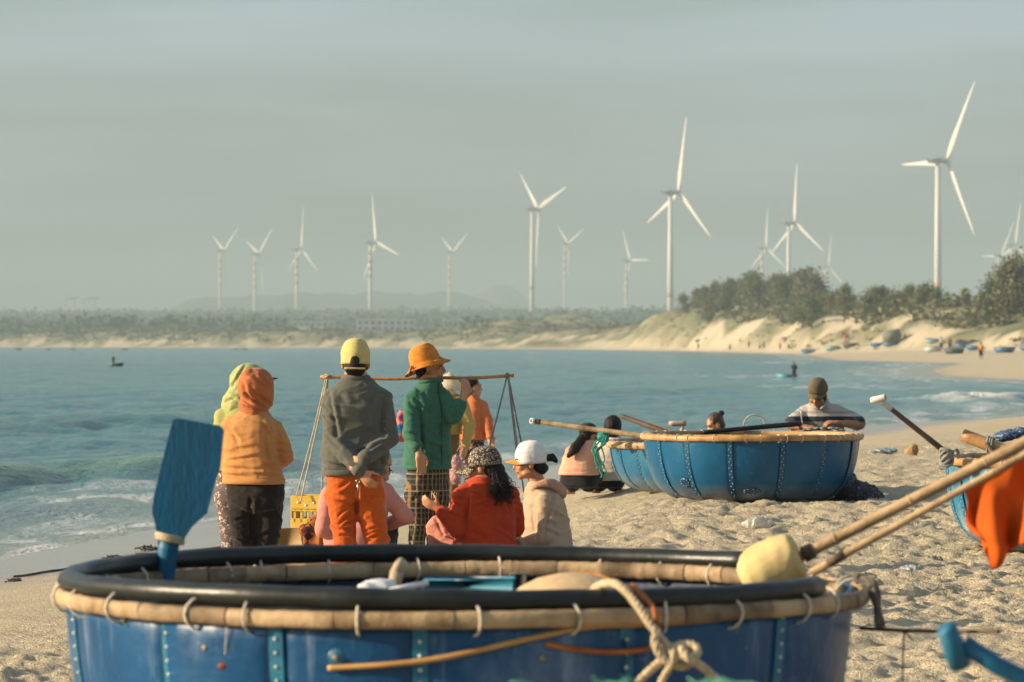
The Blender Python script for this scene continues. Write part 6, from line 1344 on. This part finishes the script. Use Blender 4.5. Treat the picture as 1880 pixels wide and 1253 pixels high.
# tarpaulin hut, dark tent, orange flag
mb = MB(); Z = on_ground(1636, 636, zhi=900) + 1.2; c_ = at(1637, 634, Z); w_ = 31 * Z / F; hh_ = 26 * Z / F; g = gz(c_[0], c_[1])
L = [np.array([V(-w_ / 2, -w_ / 2, .55), V(w_ / 2, -w_ / 2, .55), V(w_ / 2, w_ / 2, .55), V(-w_ / 2, w_ / 2, .55)]) + V(c_[0], c_[1], g), np.array([V(-w_ / 2.1, -w_ / 2.1, hh_ * .8), V(w_ / 2.2, -w_ / 2.2, hh_ * .95), V(w_ / 2.2, w_ / 2.2, hh_ * .95), V(-w_ / 2.1, w_ / 2.1, hh_ * .8)]) + V(c_[0], c_[1], g), np.array([V(-w_ / 2.6, -w_ / 2.6, hh_ * 1.02), V(w_ / 2.5, -w_ / 2.5, hh_ * 1.1), V(w_ / 2.5, w_ / 2.5, hh_ * 1.1), V(-w_ / 2.6, w_ / 2.6, hh_ * 1.02)]) + V(c_[0], c_[1], g)]
mb.rings(L); gear('tarpaulin_hut', 'grey-green tarpaulin hut set over a boat on the far beach', 'hut', mb, mat('tarp_grey_green', (.17, .19, .16), (.12, .14, .12), .8, 1.5), smooth=False)
mb = MB(); Z = on_ground(1775, 634, zhi=900); c_ = at(1776, 630, Z); g = gz(c_[0], c_[1]); w_ = 48 * Z / F; a_ = [V(-w_ / 2, -1, 0), V(-w_ / 2 * .9, 0, .7), V(-w_ / 2, 1, 0)]; mb.rings([np.array([p + V(c_[0], c_[1], g + (.15 * math.sin(i * 2) if p[2] > .1 else 0)) + V(w_ * i / 6, 0, 0) for p in a_]) for i in range(7)]); gear('tarpaulin_shelter', 'long dark tarpaulin shelter behind the right-hand boat cluster', 'shelter', mb, mat('tarp_dark', (.05, .055, .055), (.08, .08, .075), .8, 1.5))
Z = on_ground(1555, 636, zhi=900); c_ = at(1555, 634, Z); fl_ = thing('small_flag', 'small orange flag on a stick above the far boats', 'flag', (c_[0], c_[1], gz(c_[0], c_[1]))); mb = MB(); mb.tube([c_, at(1555, 610, Z)], .02, 6); build(mb, 'stick', WOOD(), fl_); mb = MB(); mb.tube([at(1555, 611, Z), at(1553, 616, Z), at(1552, 624, Z)], [.10, .28, .12], 8, flat=.35); build(mb, 'cloth', fm, fl_)

def far_person(label, px, py, Z, hgt_px, shirt, pants, feet=None, group='people on the far beach', yaw=160):
    """small standing figure, built whole at its own place"""
    s = hgt_px / 400.0; q = lambda x, y_, d=0: (px + x * s, py + (y_ - 400) * s, d)
    k = hgt_px * Z / F / 1.55
    rings = [(*q(0, 215), .15 * k, .11 * k), (*q(0, 195), .16 * k, .115 * k), (*q(0, 170), .155 * k, .11 * k), (*q(0, 130), .17 * k, .11 * k), (*q(0, 95), .17 * k, .105 * k), (*q(0, 78), .13 * k, .09 * k), (*q(0, 62), .06 * k, .06 * k)]
    J = lambda p: at(p[0], p[1], Z + (p[2] if len(p) > 2 else 0)); base = J(q(0, 400)); root = thing('person', label, 'person', base, group)
    w = V(math.cos(R(yaw)), math.sin(R(yaw)), 0); f = yawf(yaw); RG = [(J(r), w, r[3], f, r[4]) for r in rings]
    b = MB(); loft(b, RG, .9); h = Head(J(q(0, 32)), yaw, 5, 1.0 * k); add_head(b, h); b.capsule(h.p(0, -.02, -.07), RG[-1][0] - V(0, 0, .03), .05 * k, .055 * k)
    AR = []
    for s_ in (-1, 1):
        A_ = [J(q(48 * s_, 92)), J(q(62 * s_, 150)), J(q(58 * s_ + 8, 205, -.1))]; AR.append(A_); b.chain(A_, np.array([.045, .038, .028]) * k, 8); b.capsule(A_[2], A_[2] + V(0, -.03, -.08) * k, .03 * k, .022 * k, 8)
        Lg = [J(q(22 * s_, 220)), J(q(24 * s_, 305)), J(q(24 * s_ + 6, 385))]; b.chain(Lg, np.array([.08, .055, .038]) * k, 8); b.capsule(Lg[2], Lg[2] + f * .12 * k - V(0, 0, .02), .035 * k, .03 * k, 8)
    link_world(remesh(b, .022 * k, 2), 'body', SKIN2(), root)
    sh = MB(); loft(sh, [(c, w_, hw + .015 * k, f_, hd + .015 * k) for c, w_, hw, f_, hd in RG[2:]])
    for A_ in AR: sh.chain(A_[:2], np.array([.06, .055]) * k, 8)
    link_world(remesh(sh, .022 * k, 2), 'shirt', shirt, root)
    pt = MB(); loft(pt, RG[:3], 1.04)
    for s_ in (-1, 1): pt.chain([J(q(22 * s_, 220)), J(q(24 * s_, 305))], np.array([.092, .075]) * k, 8)
    link_world(remesh(pt, .022 * k, 2), 'shorts', pants, root)
    mb = MB(); h.e(mb, 0, -.02, .04, .082, .098, .088, 10, 6); build(mb, 'hair', HAIR(), root); return root
ORS = cloth('far_orange_shirt', (.62, .30, .05)); DKS = cloth('far_navy_shirt', (.03, .035, .05)); PAL = cloth('far_pale_shirt', (.5, .48, .42)); BRN = cloth('far_brown_shirt', (.20, .12, .07)); DRK = cloth('far_dark_shorts', (.03, .035, .04)); REDS = cloth('far_red_shirt', (.5, .12, .05))
far_person('walker in orange-yellow shirt and dark shorts on the far sand', 1801, 661, on_ground(1801, 661, zhi=900), 33, ORS, DRK)
far_person('person in pale shirt standing beside the mint boat far away', 1728, 645, on_ground(1728, 645, zhi=900), 27, PAL, DRK)
far_person('person in dark shirt standing behind the teal boat far away', 1744, 643, on_ground(1744, 643, zhi=900), 24, BRN, DRK)
far_person('person in navy shirt wading beside the turquoise boat in the surf', 1458, 697, (CH - SEA) * F / (697 - HY), 33, DKS, DRK, group='people on the water')
far_person('dark figure of the rower standing in the blue and white boat', 208, 671, (CH - SEA) * F / (674 - HY) - .2, 18, DKS, DRK, group='people on the water')
TINY = [(1282, 642, 12, BRN, 'leftmost tiny figure'), (1340, 644, 13, REDS, 'tiny figure in red, second from left,'), (1375, 640, 14, BRN, 'tiny figure in brown, third from left,'), (1395, 643, 15, PAL, 'tiny figure in pale shirt, fourth from left,'), (1402, 642, 14, BRN, 'tiny figure close beside the pale-shirted one'), (1432, 642, 13, ORS, 'tiny figure in orange, second from right,'), (1448, 644, 13, BRN, 'rightmost tiny figure')]
for x, y_, hp, m_, lb in TINY: far_person(lb + ' among bathers on the far beach', x, y_, on_ground(x, y_, zlo=500, zhi=1600), hp, m_, DRK, group='bathers on the far beach')
